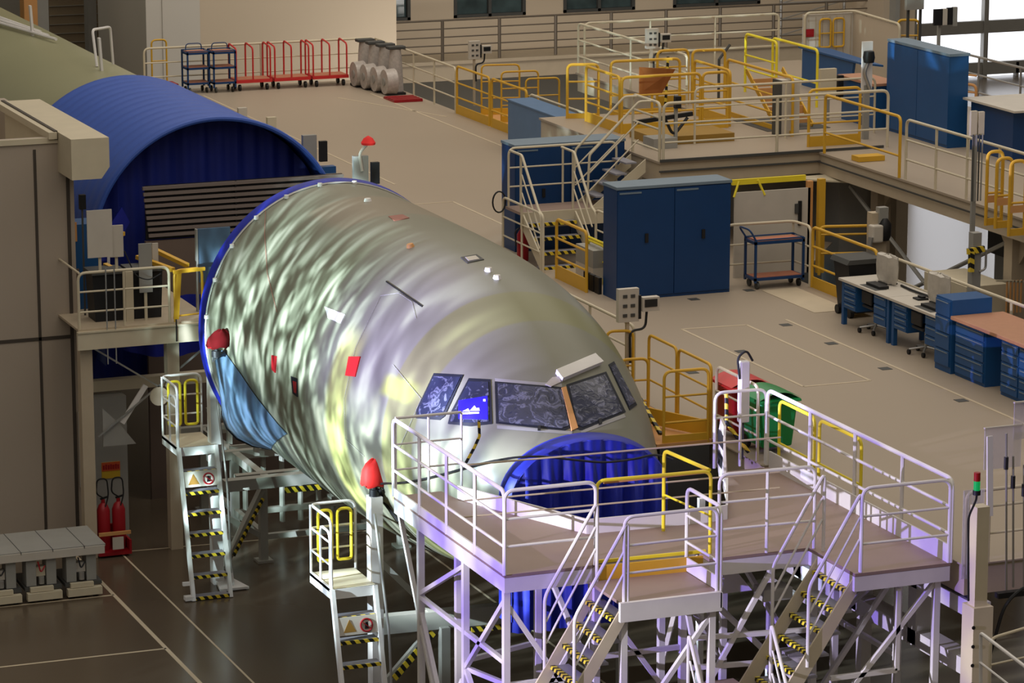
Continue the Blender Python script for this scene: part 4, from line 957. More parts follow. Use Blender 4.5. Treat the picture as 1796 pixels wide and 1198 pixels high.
solo('cable_clump', MB().tube(fillet([(26.5, 48.9, M+.82), (26.45, 48.4, M+.83), (26.5, 47.9, M+.82), (26.45, 47.6, M+.82)], .2), .02, 6), black, 'black cable trailing along the back of the two desks', 'cable', smooth=True)
wb_ = thing('wheelie_bin', 'black wheeled bin at the far end of the desks', 'bin', (26.6, 50.55, M))
MB().plate([(26.3, 50.25, M+.08), (26.75, 50.25, M+.08), (26.85, 50.25, M+.95), (26.2, 50.25, M+.95)], (0, .55, 0)).build('body', black, wb_)
MB().plate([(26.15, 50.2, M+.95), (26.9, 50.2, M+.95), (26.85, 50.2, M+1.03), (26.2, 50.2, M+1.03)], (0, .65, 0)).build('lid', dgrey, wb_)
for y in (50.3, 50.75): MB().tube([(26.25, y, M+.08), (26.32, y, M+.08)], .08, 12).build('wheel', black, wb_, True)
# ---- drawer units
du = thing('drawer_cabinet', 'tall blue drawer cabinet with a flat top at the end of the desks', 'cabinet', (26.1, 46.05, M))
MB().box((25.78, 45.86, M), (26.5, 46.38, M+1.2)).build('carcass', blue, du)
drawer_block(du, 25.75, 45.88, 46.36, M+.1, M+1.18, 4, d=.1)
du2 = thing('drawer_cabinet', 'blue five drawer cabinet under the near end of the wooden worktop', 'cabinet', (26.1, 45.3, M), group='blue drawer cabinets under the worktop')
MB().box((25.83, 44.85, M), (26.5, 45.8, M+.9)).build('carcass', blue, du2); drawer_block(du2, 25.8, 44.87, 45.78, M+.05, M+.88, 5, d=.1)
du3 = thing('drawer_cabinet', 'blue drawer cabinet at the right frame edge under the wooden worktop', 'cabinet', (26.1, 43.7, M), group='blue drawer cabinets under the worktop')
MB().box((25.83, 43.2, M), (26.5, 44.35, M+.9)).build('carcass', blue, du3); drawer_block(du3, 25.8, 43.22, 43.78, M+.05, M+.88, 5, d=.1); drawer_block(du3, 25.8, 43.8, 44.33, M+.05, M+.88, 5, d=.1)
solo('worktop', MB().box((25.74, 43.0, M+.9), (26.7, 45.84, M+.96)), wood, 'long wooden worktop lying across the blue drawer cabinets', 'worktop', bevel=.01)
# ---- rails of the near mezzanine
guard('cream guard rail behind the desks', [(26.86, 43.6, M), (26.86, 50.4, M)], m=cream, step=2.2, r=.028)
guard('cream guard rail behind the blue trolley', [(25.5, 53.68, M), (26.82, 53.62, M), (26.86, 53.0, M)], m=cream, step=1.4, r=.026)
gate('yellow gate leading off the mezzanine beyond the black bin', (26.88, 52.95, M), (26.88, 50.5, M), m=yellow, kick=.2)
gate('second yellow barrier standing behind the gate beyond the bin', (27.5, 53.9, M), (28.6, 53.6, M), m=yellow, h=.9, kick=0)
yp = thing('yellow_post', 'upright yellow steel post right of the white lift panel', 'post', (27.6, 54.1, M))
MB().box((27.55, 54.05, M), (27.68, 54.15, 6.35)).build('shaft', yellow, yp); MB().box((27.4, 54.2, M), (27.5, 54.3, 6.3)).build('rear_shaft', ochre, yp)
for k in range(7): MB().box((27.3, 54.22, M+.3+.2*k), (27.5, 54.24, M+.34+.2*k)).build('rung', ochre, yp)
lpn = thing('lift_panel', 'large pale lift door panel with a black handle under the upper platform', 'panel', (26.7, 54.25, M))
MB().box((25.92, 54.2, M), (27.45, 54.24, 6.18)).build('sheet', panelw, lpn)
MB().box((27.2, 54.16, 5.5), (27.26, 54.2, 5.95)).build('handle', black, lpn); MB().box((27.13, 54.17, 5.72), (27.2, 54.2, 5.9)).build('latch', dgrey, lpn)
MB().box((25.92, 54.3, 6.3), (27.4, 54.36, 6.4)).build('yellow_header', yellow2, lpn)
for x in (26.02, 26.4): MB().tube([(x, 54.25, 6.38), (x+(-.12 if x < 26.2 else .12), 54.2, 6.1)], .022, 6).build('yellow_stay', yellow2, lpn)
# trolley
def trolley3(label, x, y, w, d, hs, m, wd, z=M, handle=None, group=None):
    t = thing('shelf_trolley', label, 'trolley', (x+w/2, y+d/2, z), group=group)
    for xx in (x, x+w):
        for yy in (y, y+d): MB().box((xx-.02, yy-.02, z+.12), (xx+.02, yy+.02, z+hs[-1]+.08)).build('upright', m, t)
    for h in hs:
        q = MB().box((x-.02, y-.02, z+h), (x+w+.02, y+d+.02, z+h+.05)).build('shelf_frame', m, t); MB().box((x+.02, y+.02, z+h+.045), (x+w-.02, y+d-.02, z+h+.058)).build('shelf_board', wd, q)
    MB().tube([(x, y, z+hs[-1]+.08), (x+w, y, z+hs[-1]+.08), (x+w, y+d, z+hs[-1]+.08), (x, y+d, z+hs[-1]+.08)], .015, 6, True).build('top_rim', m, t)
    for xx in (x+.06, x+w-.06):
        for yy in (y+.05, y+d-.05):
            MB().tube([(xx-.02, yy, z+.07), (xx+.02, yy, z+.07)], .07, 12).build('wheel', black if xx > x+w/2 else dgrey, t, True)
    if handle == 'left': MB().tube(fillet([(x, y, z+.9), (x-.12, y, z+1.1), (x-.14, y+d, z+1.1), (x, y+d, z+.9)], .1), .018, 6).build('push_handle', m, t, True)
    if handle == 'top': MB().tube(fillet([(x+.1, y+d, z+hs[-1]), (x+.1, y+d, z+hs[-1]+.22), (x+w-.05, y+d, z+hs[-1]+.22), (x+w-.05, y+d, z+hs[-1])], .1), .014, 6).build('push_handle', m, t, True)
    return t
trolley3('dark blue two shelf trolley with a wooden top beside the tall navy cabinet', 25.82, 53.1, .95, .42, (.16, .82), navy, wooda, handle='left')
# bins at the dock guard
def wheelie(label, x, y, m, md, open_=False):
    t = thing('wheelie_bin', label, 'bin', (x+.3, y+.35, M), group='coloured wheeled bins behind the dock guard')
    MB().plate([(x+.04, y+.05, M+.1), (x+.52, y+.05, M+.1), (x+.58, y, M+.78), (x-.02, y, M+.78)], (0, .62, 0)).build('body', md, t, bevel=.03)
    MB().plate([(x-.06, y-.06, M+.78), (x+.62, y-.06, M+.78), (x+.6, y-.06, M+.83), (x-.04, y-.06, M+.83)], (0, .72, 0)).build('rim', m, t, bevel=.02)
    rows = [[Vector((x-.06+.68*i/10, y-.04+.72*j/6, M+.83+.10*math.sin(math.pi*i/10))) for i in range(11)] for j in range(7)]
    MB().grid(rows).build('lid', m, t, True)
    for xx in (x+.05, x+.5): MB().tube([(xx-.03, y+.6, M+.1), (xx+.03, y+.6, M+.1)], .1, 14).build('wheel', black, t, True)
wheelie('red lidded wheeled bin behind the dock guard', 20.64, 43.1, red, redd)
wheelie('green wheeled bin beside the red lidded bin', 20.66, 42.2, green, green)
wp = thing('white_paddle', 'white paddle box with a black cable loop on the dock guard post', 'box', (20.35, 42.15, M))
MB().box((20.27, 42.1, 5.15), (20.42, 42.22, 6.05)).build('paddle', white, wp, bevel=.02); MB().tube(fillet([(20.26, 42.12, 5.8), (20.22, 42.12, 6.12), (20.36, 42.12, 6.22), (20.46, 42.12, 6.05)], .1), .018, 6).build('cable_loop', black, wp, True)
MB().bar((20.34, 42.2, 4.6), (20.34, 42.2, 5.3), .05, .05).build('stand', dgrey, wp)
# yellow access platform between fuselage and mezzanine
ya = thing('access_platform', 'yellow gated access platform bridging the mezzanine edge to the fuselage', 'work platform', (20.1, 44.7, M))
MB().box((19.55, 43.4, M-.06), (20.44, 45.8, M)).build('deck', ochre, ya)
hoop_parts(ya, (20.46, 45.75, M), (20.46, 44.72, M), 1.1, yellow, bars=(.4, .74), name='outer_gate', kick=0)
hoop_parts(ya, (20.46, 44.66, M), (20.46, 43.5, M), 1.1, yellow, bars=(.4, .74), name='outer_gate', kick=0)
hoop_parts(ya, (19.68, 43.45, M-.05), (20.38, 43.42, M-.05), 1.12, yellow, bars=(.35, .74), name='end_gate', kick=.16)
hoop_parts(ya, (19.6, 44.9, M), (20.05, 44.85, M), .95, yellow, bars=(.3, .62), name='inner_gate', kick=0)
MB().bar((19.62, 45.2, 4.75), (20.4, 43.5, 4.75), .03, .24).build('yellow_kick_plate', yellow, ya)
MB().bar((19.62, 45.4, 5.7), (19.7, 43.6, 4.7), .05, .05).build('striped_rod', hazz, ya)
for k in range(2): hoop_parts(ya, (19.95-.28*k, 46.2+.9*k, M), (20.35-.3*k, 46.1+.9*k, M), 1.1, yellow, bars=(.55,), name='rear_hoop', kick=0)
MB().box((19.6, 43.4, 3.2), (20.4, 45.7, M-.06)).build('drive_box', dgrey, ya)
guard('cream edge rail along the mezzanine beside the fuselage roof', [(20.5, 49.9, M), (20.5, 46.4, M)], m=cream, step=1.7, r=.026)
guard('short cream edge rail between the yellow platform and the bins', [(20.5, 43.4, M), (20.5, 42.0, M)], m=cream, step=1.4, r=.024)
solo('striped_strap', MB().tube([(20.02, 42.05, 5.62), (20.02, 42.03, 5.2), (20.2, 42.0, 4.95), (20.35, 41.98, 4.75)], .03, 8), hazz, 'yellow and black striped bar hanging at the dock back guard', 'bar')
solo('striped_tube', MB().tube([AY(840, 738, 42.0), AY(841, 765, 42.0), AY(832, 785, 42.0), AY(817, 812, 42.0)], .022, 8), hazz, 'hazard striped hose dangling from the left dock guard by the cockpit window', 'hose', smooth=True)
# control boxes on posts -------------------------------------------------
def control(label, c, z0, s=1.0, group='control box posts'):
    """box with socket holes plus a small screen on its right"""
    x, y, z = c
    t = thing('control_post', label, 'control box', (x, y, z0), group=group)
    MB().box((x-.17*s, y, z-.26*s), (x+.17*s, y+.1, z+.26*s)).build('socket_box', panelw, t)
    sb = MB().box((x+.2*s, y-.08, z-.1*s), (x+.48*s, y+.04, z+.12*s)).build('display', panelw, t)
    MB().box((x+.23*s, y-.09, z-.03*s), (x+.44*s, y-.08, z+.09*s)).build('screen', screen, sb)
    MB().box((x+.16*s, y-.02, z-.22*s), (x+.2*s, y+.02, z+.15*s)).build('bracket', black, t)
    for i in range(2):
        for j in range(3): MB().box((x-.1*s+.13*i*s, y-.012, z-.18*s+.15*j*s), (x-.03*s+.13*i*s, y, z-.13*s+.15*j*s)).build('socket', dgrey, t)
    MB().bar((x, y+.06, z0), (x, y+.06, z-.2*s), .05, .05).build('post', creamd, t)
    MB().tube(fillet([(x+.3*s, y, z-.1*s), (x+.28*s, y, z-.38*s), (x+.02, y, z-.4*s), (x+.02, y-.02, z-.9*s)], .1), .02, 6).build('cable', black, t, True)
p = AY(1103, 536, 46.1); control('grey control box with display on a post beside the yellow access platform', (p.x, 46.1, p.z), M)
p = AY(833, 88, 76); control('far control box with display above the yellow gates at the mezzanine side', (p.x, 76, p.z), M, .85)
# sensors standing along the fuselage edge, far side
for i, (x, y, Y, s, col) in enumerate(((427, 205, 70.5, .9, panelw), (478, 222, 68, .9, cream), (545, 262, 63.5, 1.3, grey), (635, 300, 59.5, 1.3, grey))):
    p = AY(x, y, Y)
    t = thing('instrument_post', ['pale box post at the tent side, farthest of four', 'cream box post at the tent side, second farthest', 'grey box post beside the tent mouth with black reader', 'grey box post with a red hood behind the fuselage roof'][i], 'post', (p.x, Y, M), group='instrument posts along the mezzanine edge')
    MB().box((p.x-.12*s, Y, p.z-.22*s), (p.x+.1*s, Y+.12, p.z+.22*s)).build('box', col, t); MB().bar((p.x, Y+.08, M), (p.x, Y+.08, p.z), .07, .07).build('post', grey, t)
    if i >= 2:
        MB().box((p.x+.14*s, Y-.05, p.z-.2*s), (p.x+.26*s, Y+.05, p.z+.12*s)).build('reader', black, t)
        MB().box((p.x+.1, Y-.1, p.z-.5), (p.x+.5, Y+.1, p.z-.36)).build('arm', blue, t)
    if i == 3:
        MB().tube(fillet([(p.x, Y, p.z), (p.x-.05, Y, p.z+.35), (p.x+.1, Y, p.z+.5)], .1), .03, 8).build('neck', panelw, t, True)
        MB().lathe([(.13, 0), (.14, .04), (.09, .12), (.01, .17)], (p.x+.13, Y, p.z+.5), 14).build('red_cap', redc, t, True)
bp = thing('edge_bench', 'small blue bench corner with a wooden top by the tent mouth', 'bench', (20.95, 60.8, M))
MB().box((20.55, 60.3, 5.35), (21.5, 61.6, 5.5)).build('bench_body', lblue, bp); MB().box((20.6, 60.9, 5.5), (21.2, 61.6, 5.53)).build('bench_top', wooda, bp); MB().box((20.6, 60.4, M), (20.7, 61.5, 5.35)).build('bench_leg', grey, bp); MB().tube([(20.5, 61.3, 5.62), (20.9, 60.2, 5.45)], .03, 6).build('white_bar', white, bp)
# ---- stair from the mezzanine to the upper platform
sc = thing('platform_stair', 'cream stair with hazard striped treads and a landing beside the tall navy cabinet', 'stair', (23.4, 56.5, M))
LDZ = 5.55
MB().box((22.85, 57.0, LDZ-.05), (25.2, 57.75, LDZ)).build('landing', deckm, sc); MB().box((22.85, 56.96, LDZ-.3), (25.2, 57.0, LDZ)).build('landing_fascia', cream, sc)
for k in range(4):
    z = LDZ-.24*(k+1)+.05; y = 56.9-.2*k
    q = MB().box((22.95, y-.1, z-.03), (23.9, y+.12, z)).build('tread', treadm, sc); MB().box((22.95, y-.12, z-.05), (23.9, y-.09, z+.01)).build('nosing', hazx, q)
for x in (22.88, 23.93):
    MB().plate([(x, 57.0, LDZ), (x, 57.0, LDZ-.3), (x, 56.05, M), (x, 55.95, M+.2)], (.03, 0, 0)).build('stringer', cream, sc)
    h = MB().tube(fillet([(x, 57.6, LDZ+1.08), (x, 57.0, LDZ+1.08), (x, 56.15, M+1.12), (x, 55.95, M+1.05), (x, 55.95, M)], .08), .026).build('handrail', cream, sc, True)
    for d in (.34, .68): MB().tube([(x, 57.0, LDZ+1.05-d), (x, 56.12, M+1.1-d)], .016, 6).build('mid_rail', cream, h, True)
    MB().tube([(x, 57.05, LDZ), (x, 57.05, LDZ+1.06)], .024, 6).build('post', cream, h, True)
rail_parts(sc, [(22.9, 57.72, LDZ), (25.1, 57.72, LDZ)], m=cream, step=1.1, r=.024, name='landing_rail')
for k in range(4):
    x = 24.5+.2*k; z = LDZ+.2*(k+1); MB().box((x-.1, 57.05, z-.03), (x+.13, 57.7, z)).build('upper_tread', treadm, sc)
for y in (57.02, 57.7):
    h = MB().tube(fillet([(24.2, y, LDZ), (24.25, y, LDZ+1.0), (25.25, y, 7.5), (25.5, y, 7.5)], .06), .024).build('handrail', cream, sc, True)
    for d in (.34, .68): MB().tube([(24.25, y, LDZ+1.0-d), (25.25, y, 7.46-d)], .015, 6).build('mid_rail', cream, h, True)
    MB().plate([(24.3, y, LDZ), (24.3, y, LDZ-.2), (25.4, y, 6.15), (25.4, y, 6.4)], (0, .03, 0)).build('stringer', cream, sc)
guard('low cream rail at the left foot of the platform stair', [(22.86, 57.9, M), (22.86, 56.0, M)], m=cream, step=1, r=.024)
guard('cream rail between the platform stair foot and the navy cabinet', [(23.95, 56.0, M), (23.95, 54.5, M)], m=cream, step=.8, r=.024)
gate('tall yellow gate standing at the stair foot left of the navy cabinet', (22.92, 55.4, M), (22.92, 54.0, M), m=yellow, h=1.1, kick=.25)
gate('low yellow frame inside the stair foot enclosure', (23.5, 55.3, M), (23.5, 54.5, M), m=yellow2, h=.7, kick=.1)
e2 = thing('fire_extinguisher', 'red extinguisher standing at the left of the platform stair', 'fire extinguisher', (22.95, 56.9, M))
MB().lathe([(.1, 0), (.11, .04), (.11, .5), (.05, .6), (.03, .68)], (22.98, 57.2, M), 14).build('cylinder', redd, e2, True); MB().tube(fillet([(22.98, 57.15, M+.66), (22.8, 57.15, M+.6), (22.82, 57.15, M+.3)], .1), .015, 6).build('hose', black, e2, True)
hr = thing('hose_reel', 'coil of black hose hooked on the stair foot rail', 'hose', (22.8, 57.9, 5.5))
MB().tube([(22.76+.13*math.cos(a*math.pi/9), 57.85, 5.62+.2*math.sin(a*math.pi/9)) for a in range(18)], .016, 6, True).build('coil', black, hr, True)
uc = thing('stored_boxes', 'dark cases stored on a low rack behind the stair foot rails', 'case', (23.6, 54.2, M))
for k in range(3): MB().box((23.05+.0*k, 53.75+.25*k, M), (23.11, 53.95+.25*k, M+.3)).build('case', black, uc)
MB().box((23.3, 54.6, M+.3), (23.9, 55.4, M+.62)).build('cream_box', grey, uc); MB().box((23.3, 54.6, M), (23.9, 55.4, M+.3)).build('lower_box', panelw, uc)
# ================================================================ far mezzanine
guard('cream back rail across the far end of the mezzanine', [(22.4, 81.3, M), (28.5, 81.2, M)], m=cream, step=2.8, r=.028)
guard('cream side rail along the far right edge of the mezzanine', [(28.5, 81.2, M), (28.42, 75.1, M)], m=cream, step=1.5, r=.028)
guard('cream side rail running past the pale blue workbench', [(28.42, 70.3, M), (28.45, 64.5, M)], m=cream, step=2.5, r=.028)
gate('far one of the two yellow side gates on the mezzanine edge', (28.42, 75.0, M), (28.42, 72.85, M), m=yellow, kick=.22, h=1.15)
gate('near one of the two yellow side gates by the pale blue workbench', (28.42, 72.7, M), (28.42, 70.5, M), m=yellow, kick=.22, h=1.15)
yt_ = thing('yellow_scaffold', 'yellow framework standing outside the side gates', 'frame', (29.2, 73.4, M))
for a, b in (((28.9, 74.6), (29.8, 74.4)), ((28.9, 73.3), (29.8, 73.2)), ((29.0, 72.0), (29.8, 71.9))): hoop_parts(yt_, (a[0], a[1], M), (b[0], b[1], M), 1.2, yellow, bars=(.4, .8), name='frame_hoop', kick=.15)
MB().box((28.8, 71.8, M-.1), (29.9, 74.7, M)).build('frame_deck', ochre, yt_)
for y in (72, 74.5): MB().box((29.3, y, 0), (29.4, y+.1, M-.1)).build('frame_leg', creamd, yt_)
for i in range(3):
    x0 = 24.55 + 1.02*i; y0 = 80.55
    t = thing('platform_trolley', ['red platform trolley next to the blue shelf trolleys', 'red platform trolley in the middle of the three', 'red platform trolley next to the wrapped machines'][i], 'trolley', (x0+.5, y0+.3, M), group='red platform trolleys with bow handles')
    b = MB().box((x0+.02, y0, M+.2), (x0+.98, y0+.62, M+.28)).build('platform_frame', red, t); MB().box((x0+.05, y0+.03, M+.275), (x0+.95, y0+.59, M+.29)).build('platform_board', wooda, b)
    for x in (x0+.04, x0+.48, x0+.94):
        MB().tube(fillet([(x, y0+.03, M+.25), (x, y0+.03, M+1.08), (x-.02, y0+.6, M+1.16), (x-.02, y0+.6, M+.25)], .1), .022, 6).build('bow_handle', red, t, True)
    for x in (x0+.14, x0+.86):
        for y in (y0+.08, y0+.52): MB().tube([(x-.025, y, M+.08), (x+.025, y, M+.08)], .08, 12).build('wheel', black, t, True)
trolley3('blue three shelf trolley, left one of the far pair', 23.33, 80.6, .56, .5, (.22, .6, .98), navy, wooda, handle='top', group='blue shelf trolleys at the far end')
trolley3('blue three shelf trolley, right one of the far pair', 23.98, 80.5, .56, .5, (.22, .6, .98), navy, wooda, handle='top', group='blue shelf trolleys at the far end')
for i in range(4):
    x, y = 27.62 + .08*i, 80.35 - .55*i
    t = thing('wrapped_machine', ['wrapped reel machine nearest the red trolleys', 'wrapped reel machine second from the red trolleys', 'wrapped reel machine third from the red trolleys', 'wrapped reel machine nearest the red floor plate'][i], 'machine', (x+.25, y, M), group='film wrapped reel machines')
    MB().tube([(x-.03, y-.1, M+.33), (x+.25, y-.1, M+.33)], [.31, .33], 18).build('wrapped_reel', wrap, t, True)
    hb = MB().tube([(x-.05, y-.1, M+.33), (x-.03, y-.1, M+.33)], .1, 12).build('reel_hub', grey, t, True)
    MB().grid([[Vector((x+.35+.17*s*math.cos(a*math.pi/7), y+.1+.17*s*math.sin(a*math.pi/7), M+z)) for a in range(14)] for z, s in ((.05, 1.2), (.4, 1.1), (.9, .95), (1.12, .8))], True).build('wrapped_column', wrap, t, True)
    MB().box((x+.12, y-.05, M+1.12), (x+.58, y+.2, M+1.2)).build('head', dgrey, t, bevel=.02)
    MB().box((x, y-.25, M), (x+.5, y+.25, M+.06)).build('base', black, t)
rp = thing('floor_pallet', 'flat dark red pallet plate on the floor beside the wrapped machines', 'pallet', (28.0, 77.6, M))
MB().box((27.6, 77.2, M+.005), (28.35, 78.0, M+.05)).build('plate', redd, rp)
for k in range(4): MB().box((27.6, 77.22+.2*k, M+.05), (28.35, 77.34+.2*k, M+.07)).build('slat', redd, rp)
# pale blue workbench block
pb = thing('workbench', 'pale blue workbench cabinet with a wooden step top near the yellow side gates', 'workbench', (28.2, 68, M))
MB().box((27.72, 66.6, M), (28.3, 69.9, M+1.05)).build('cabinet_body', lblue, pb); MB().box((27.95, 66.56, M+.4), (28.01, 66.6, M+.55)).build('latch', black, pb)
MB().box((27.7, 66.56, M+1.05), (28.32, 69.95, M+1.08)).build('bench_top', lblue, pb)
sd = thing('drawer_cabinet', 'dark blue drawer chest with a wooden shelf before the pale blue workbench', 'cabinet', (27.8, 65.2, M))
MB().box((27.75, 64.7, M), (28.32, 65.6, M+1.0)).build('carcass', blue, sd); MB().box((27.55, 65.6, M+.9), (28.3, 66.5, M+.94)).build('wood_shelf', wooda, sd); MB().box((27.58, 66.3, M), (27.64, 66.4, M+.9)).build('leg', blue, sd)
for k in range(3): MB().box((27.72, 64.75, M+.2+.25*k), (27.75, 65.55, M+.22+.25*k)).build('drawer_pull', bluegrey, sd)
# gallery steel rail
guard('brown steel rail along the office gallery', [(33.0, 93.1, 3.32), (49.4, 93.1, 3.32)], m=ssteel, step=1.75, r=.03, h=1.2, mids=(.95, .7, .45, .22), ends=False, post_r=.05)
sg = thing('scaffold_stand', 'steel scaffold stand with cross braces at the right end of the gallery', 'scaffold', (46.8, 92.7, 3.3))
for x in (46.2, 48.4): MB().tube([(x, 93.5, 3.3), (x, 93.5, 6)], .05, 6).build('upright', steel, sg)
for k in range(4): MB().tube([(46.2, 93.5, 3.5+.5*k), (48.4, 93.5, 3.5+.5*k)], .03, 6).build('ledger', steel, sg); MB().tube([(46.2, 93.5, 3.5+.5*k), (48.4, 93.5, 4.0+.5*k)], .02, 6).build('brace', steel, sg)
yb_ = thing('barrel_barrier', 'yellow barrier with red base glimpsed beyond the tent roof', 'barrier', (24.2, 84.5, M))
hoop_parts(yb_, (23.35, 84.0, 4.3), (23.75, 84.0, 4.3), 1.25, yellow, bars=(.7,), name='barrier_hoop', kick=0); MB().box((23.3, 83.8, 3.9), (24.0, 84.4, 4.4)).build('red_base', redd, yb_); MB().box((23.3, 83.9, 0), (23.5, 84.2, 3.9)).build('pedestal', grey, yb_)
# ================================================================ upper platform
UZ = 6.4
struct('floor_upper_platform', MB().prism([(25.5, 56.6), (28.82, 56.6), (28.82, 40), (34.4, 40), (34.4, 68.6), (28.82, 68.6), (28.82, 62.6), (25.5, 62.6)], UZ-.04, UZ), mezzm)
struct('trim_upper_fascia', MB().prism([(25.53, 56.63), (28.86, 56.63), (28.86, 40), (34.36, 40), (34.36, 68.56), (28.86, 68.56), (28.86, 62.56), (25.53, 62.56)], UZ-.42, UZ-.04), creamd)
struct('trim_upper_edge', MB().box((25.5, 56.58, UZ-.2), (30.4, 56.63, UZ-.17)).box((28.8, 40, UZ-.2), (28.82, 56.6, UZ-.17)).box((25.5, 56.56, UZ-.0), (30.2, 56.6, UZ+.05)), dgrey)
# columns and knee braces carrying the walkway
for i, (x, y) in enumerate(((29.2, 49.8), (29.25, 45.0), (29.7, 55.7), (33.5, 52), (33.5, 62), (26.2, 62), (29.4, 66))):
    t = thing('support_column', ['cream column with flared head under the walkway beside the desks', 'cream column under the near end of the walkway', 'cream column under the corner of the upper platform', 'rear cream column under the walkway', 'far rear cream column under the upper platform', 'cream column behind the stair under the upper platform', 'cream column under the far upper platform'][i], 'column', (x, y, 0), group='columns under the upper platform')
    MB().box((x-.14, y-.14, 0), (x+.14, y+.14, UZ-.42)).build('shaft', creamd, t)
    MB().plate([(x, y-.6, UZ-.42), (x, y+.6, UZ-.42), (x, y+.15, UZ-.95), (x, y-.15, UZ-.95)], (.06, 0, 0)).build('flared_head', creamd, t)
struct('trim_cross_brace', MB().tube([(29.2, 56, 3.2), (29.2, 50, 5.8)], .04, 6).tube([(29.2, 50, 3.2), (29.2, 56, 5.8)], .04, 6).box((29.1, 45, 3.4), (29.3, 56.2, 3.7)), grey)
# grey wall panels under the platform
struct('wall_under_platform', MB().box((28.0, 58.5, 0), (30.9, 58.7, UZ-.4)), walld)
struct('wall_under_platform_side', MB().box((30.9, 58.5, 0), (31.1, 66, UZ-.4)), walld)
db = MB().box((29.6, 57.2, 0), (30.2, 57.9, UZ-.42)); struct('trim_grey_duct', db, grey)
# rails
guard('long cream guard rail along the front of the upper platform', [(25.58, 56.62, UZ), (30.3, 56.62, UZ)], m=cream, step=2.35, r=.03, mids=(.72, .36), post_r=.03)
guard('short cream guard rail at the left end of the upper platform', [(25.54, 57.95, UZ), (25.54, 56.7, UZ)], m=cream, step=2, r=.03, mids=(.82, .6, .2))
guard('inner cream guard rail parallel behind the platform front rail', [(27.0, 58.3, UZ), (30.9, 58.3, UZ)], m=cream, step=1.9, r=.024)
guard('cream side rail of the walkway above the desks', [(28.86, 53.2, UZ), (28.86, 42, UZ)], m=cream, step=1.15, r=.028)
gate('yellow cornered rail where the walkway joins the upper platform', (28.84, 56.4, UZ), (28.84, 53.4, UZ), m=yellow, h=1.12, bars=(.4,), kick=0)
guard('cream side rail at the far left of the upper platform', [(28.85, 68.5, UZ), (28.85, 62.7, UZ)], m=cream, step=3, r=.028)
guard('cream back rail of the upper platform before the gallery', [(29.0, 68.5, UZ), (33.8, 68.5, UZ)], m=cream, step=1.5, r=.028)
guard('cream rail at the right of the upper platform against the daylight', [(34.3, 63.6, UZ), (34.3, 50, UZ)], m=steel, step=1.6, r=.026)
# toe board with yellow patch at the corner, open hatch
solo('corner_toe_plate', MB().box((28.95, 55.2, UZ+.005), (29.5, 55.5, UZ+.1)), yellow, 'orange toe plate at the walkway corner', 'plate')
# yellow enclosure on the platform (door access cell)
cell = [((26.6, 62.1), (26.0, 62.3), 1.1), ((27.0, 62.4), (28.5, 62.3), 1.1), ((26.2, 60.0), (27.9, 60.0), 1.12), ((27.95, 60.0), (28.5, 60.0), 1.12), ((26.2, 61.8), (26.2, 60.1), 1.12), ((28.6, 61.8), (28.6, 60.1), 1.12)]
lab = ['yellow hoop barrier at the far left of the platform cell', 'yellow barrier across the back of the platform cell', 'yellow barrier across the front of the platform cell', 'narrow yellow gate leaf right of the cell front barrier', 'yellow side barrier at the left of the platform cell', 'yellow side barrier at the right of the platform cell']
for (a, b, h), l in zip(cell, lab): gate(l, (a[0], a[1], UZ), (b[0], b[1], UZ), h=h, m=yellow, kick=.2 if h > 1.11 else .1, group='yellow barriers on the upper platform')
gate('tall double yellow gate standing left of the control post on the platform', (28.4, 63.2, UZ), (29.1, 63.2, UZ), h=1.15, kick=.2, bars=(.3, .55, .8), group='yellow barriers on the upper platform')
gate('yellow barrier beside the striped rod on the platform', (29.2, 63.2, UZ), (29.9, 63.1, UZ), h=1.12, kick=.1, group='yellow barriers on the upper platform')
gate('bright yellow bent gate before the blue flap bench', (31.4, 63.9, UZ), (31.4, 61.8, UZ), h=1.2, m=yellow2, bars=(.5,), kick=0, group='yellow barriers on the upper platform')
gate('second bright yellow gate behind the bent gate', (31.0, 64.4, UZ), (31.0, 62.9, UZ), h=1.25, m=yellow2, bars=(.5, .8), kick=0, group='yellow barriers on the upper platform')
gate('yellow handrail gate sloping down the middle of the platform', (29.2, 61.5, UZ), (29.2, 58.5, UZ), h=1.15, m=yellow, bars=(.35, .7), kick=.1, group='yellow barriers on the upper platform')
gate('square yellow gate frame with kick plate near the platform right end', (28.9, 57.2, UZ), (30.0, 57.2, UZ), h=1.1, m=yellow, bars=(.45,), kick=.2, group='yellow barriers on the upper platform')
ob = thing('orange_board', 'orange brown board leaning inside the yellow platform cell', 'board', (27.6, 61, UZ))
MB().plate([(27.2, 61.4, UZ+.55), (27.7, 61.4, UZ+.55), (27.9, 61.2, UZ+1.05), (27.2, 61.4, UZ+1.1)], (0, .03, 0)).build('board', mat('orange_brown_board', (150, 88, 40), .6), ob); MB().bar((27.5, 61.45, UZ), (27.5, 61.45, UZ+.6), .04, .04).build('stand', yellow, ob)
mc = thing('drive_unit', 'low drive unit with dark arms and yellow base inside the platform cell', 'machine', (26.8, 58.6, UZ))
MB().box((26.2, 58.4, UZ), (27.9, 59.6, UZ+.16)).build('yellow_base', mat('worn_yellow', (150, 116, 46), .6), mc); MB().box((26.0, 58.0, UZ), (26.5, 58.5, UZ+.2)).build('grey_foot', grey, mc)
MB().bar((25.75, 58.3, UZ+.5), (26.9, 58.2, UZ+.62), .08, .08).build('dark_arm', black, mc); MB().bar((26.55, 58.2, UZ), (26.55, 58.2, UZ+1.0), .06, .06).build('mast', grey, mc); MB().box((26.5, 58.1, UZ+.75), (26.62, 58.2, UZ+.98)).build('dark_head', black, mc)
MB().tube(fillet([(26.3, 58.2, UZ+.6), (26.5, 58.2, UZ+.2), (26.8, 58.2, UZ+.55)], .15), .03, 6).build('hose', black, mc, True)
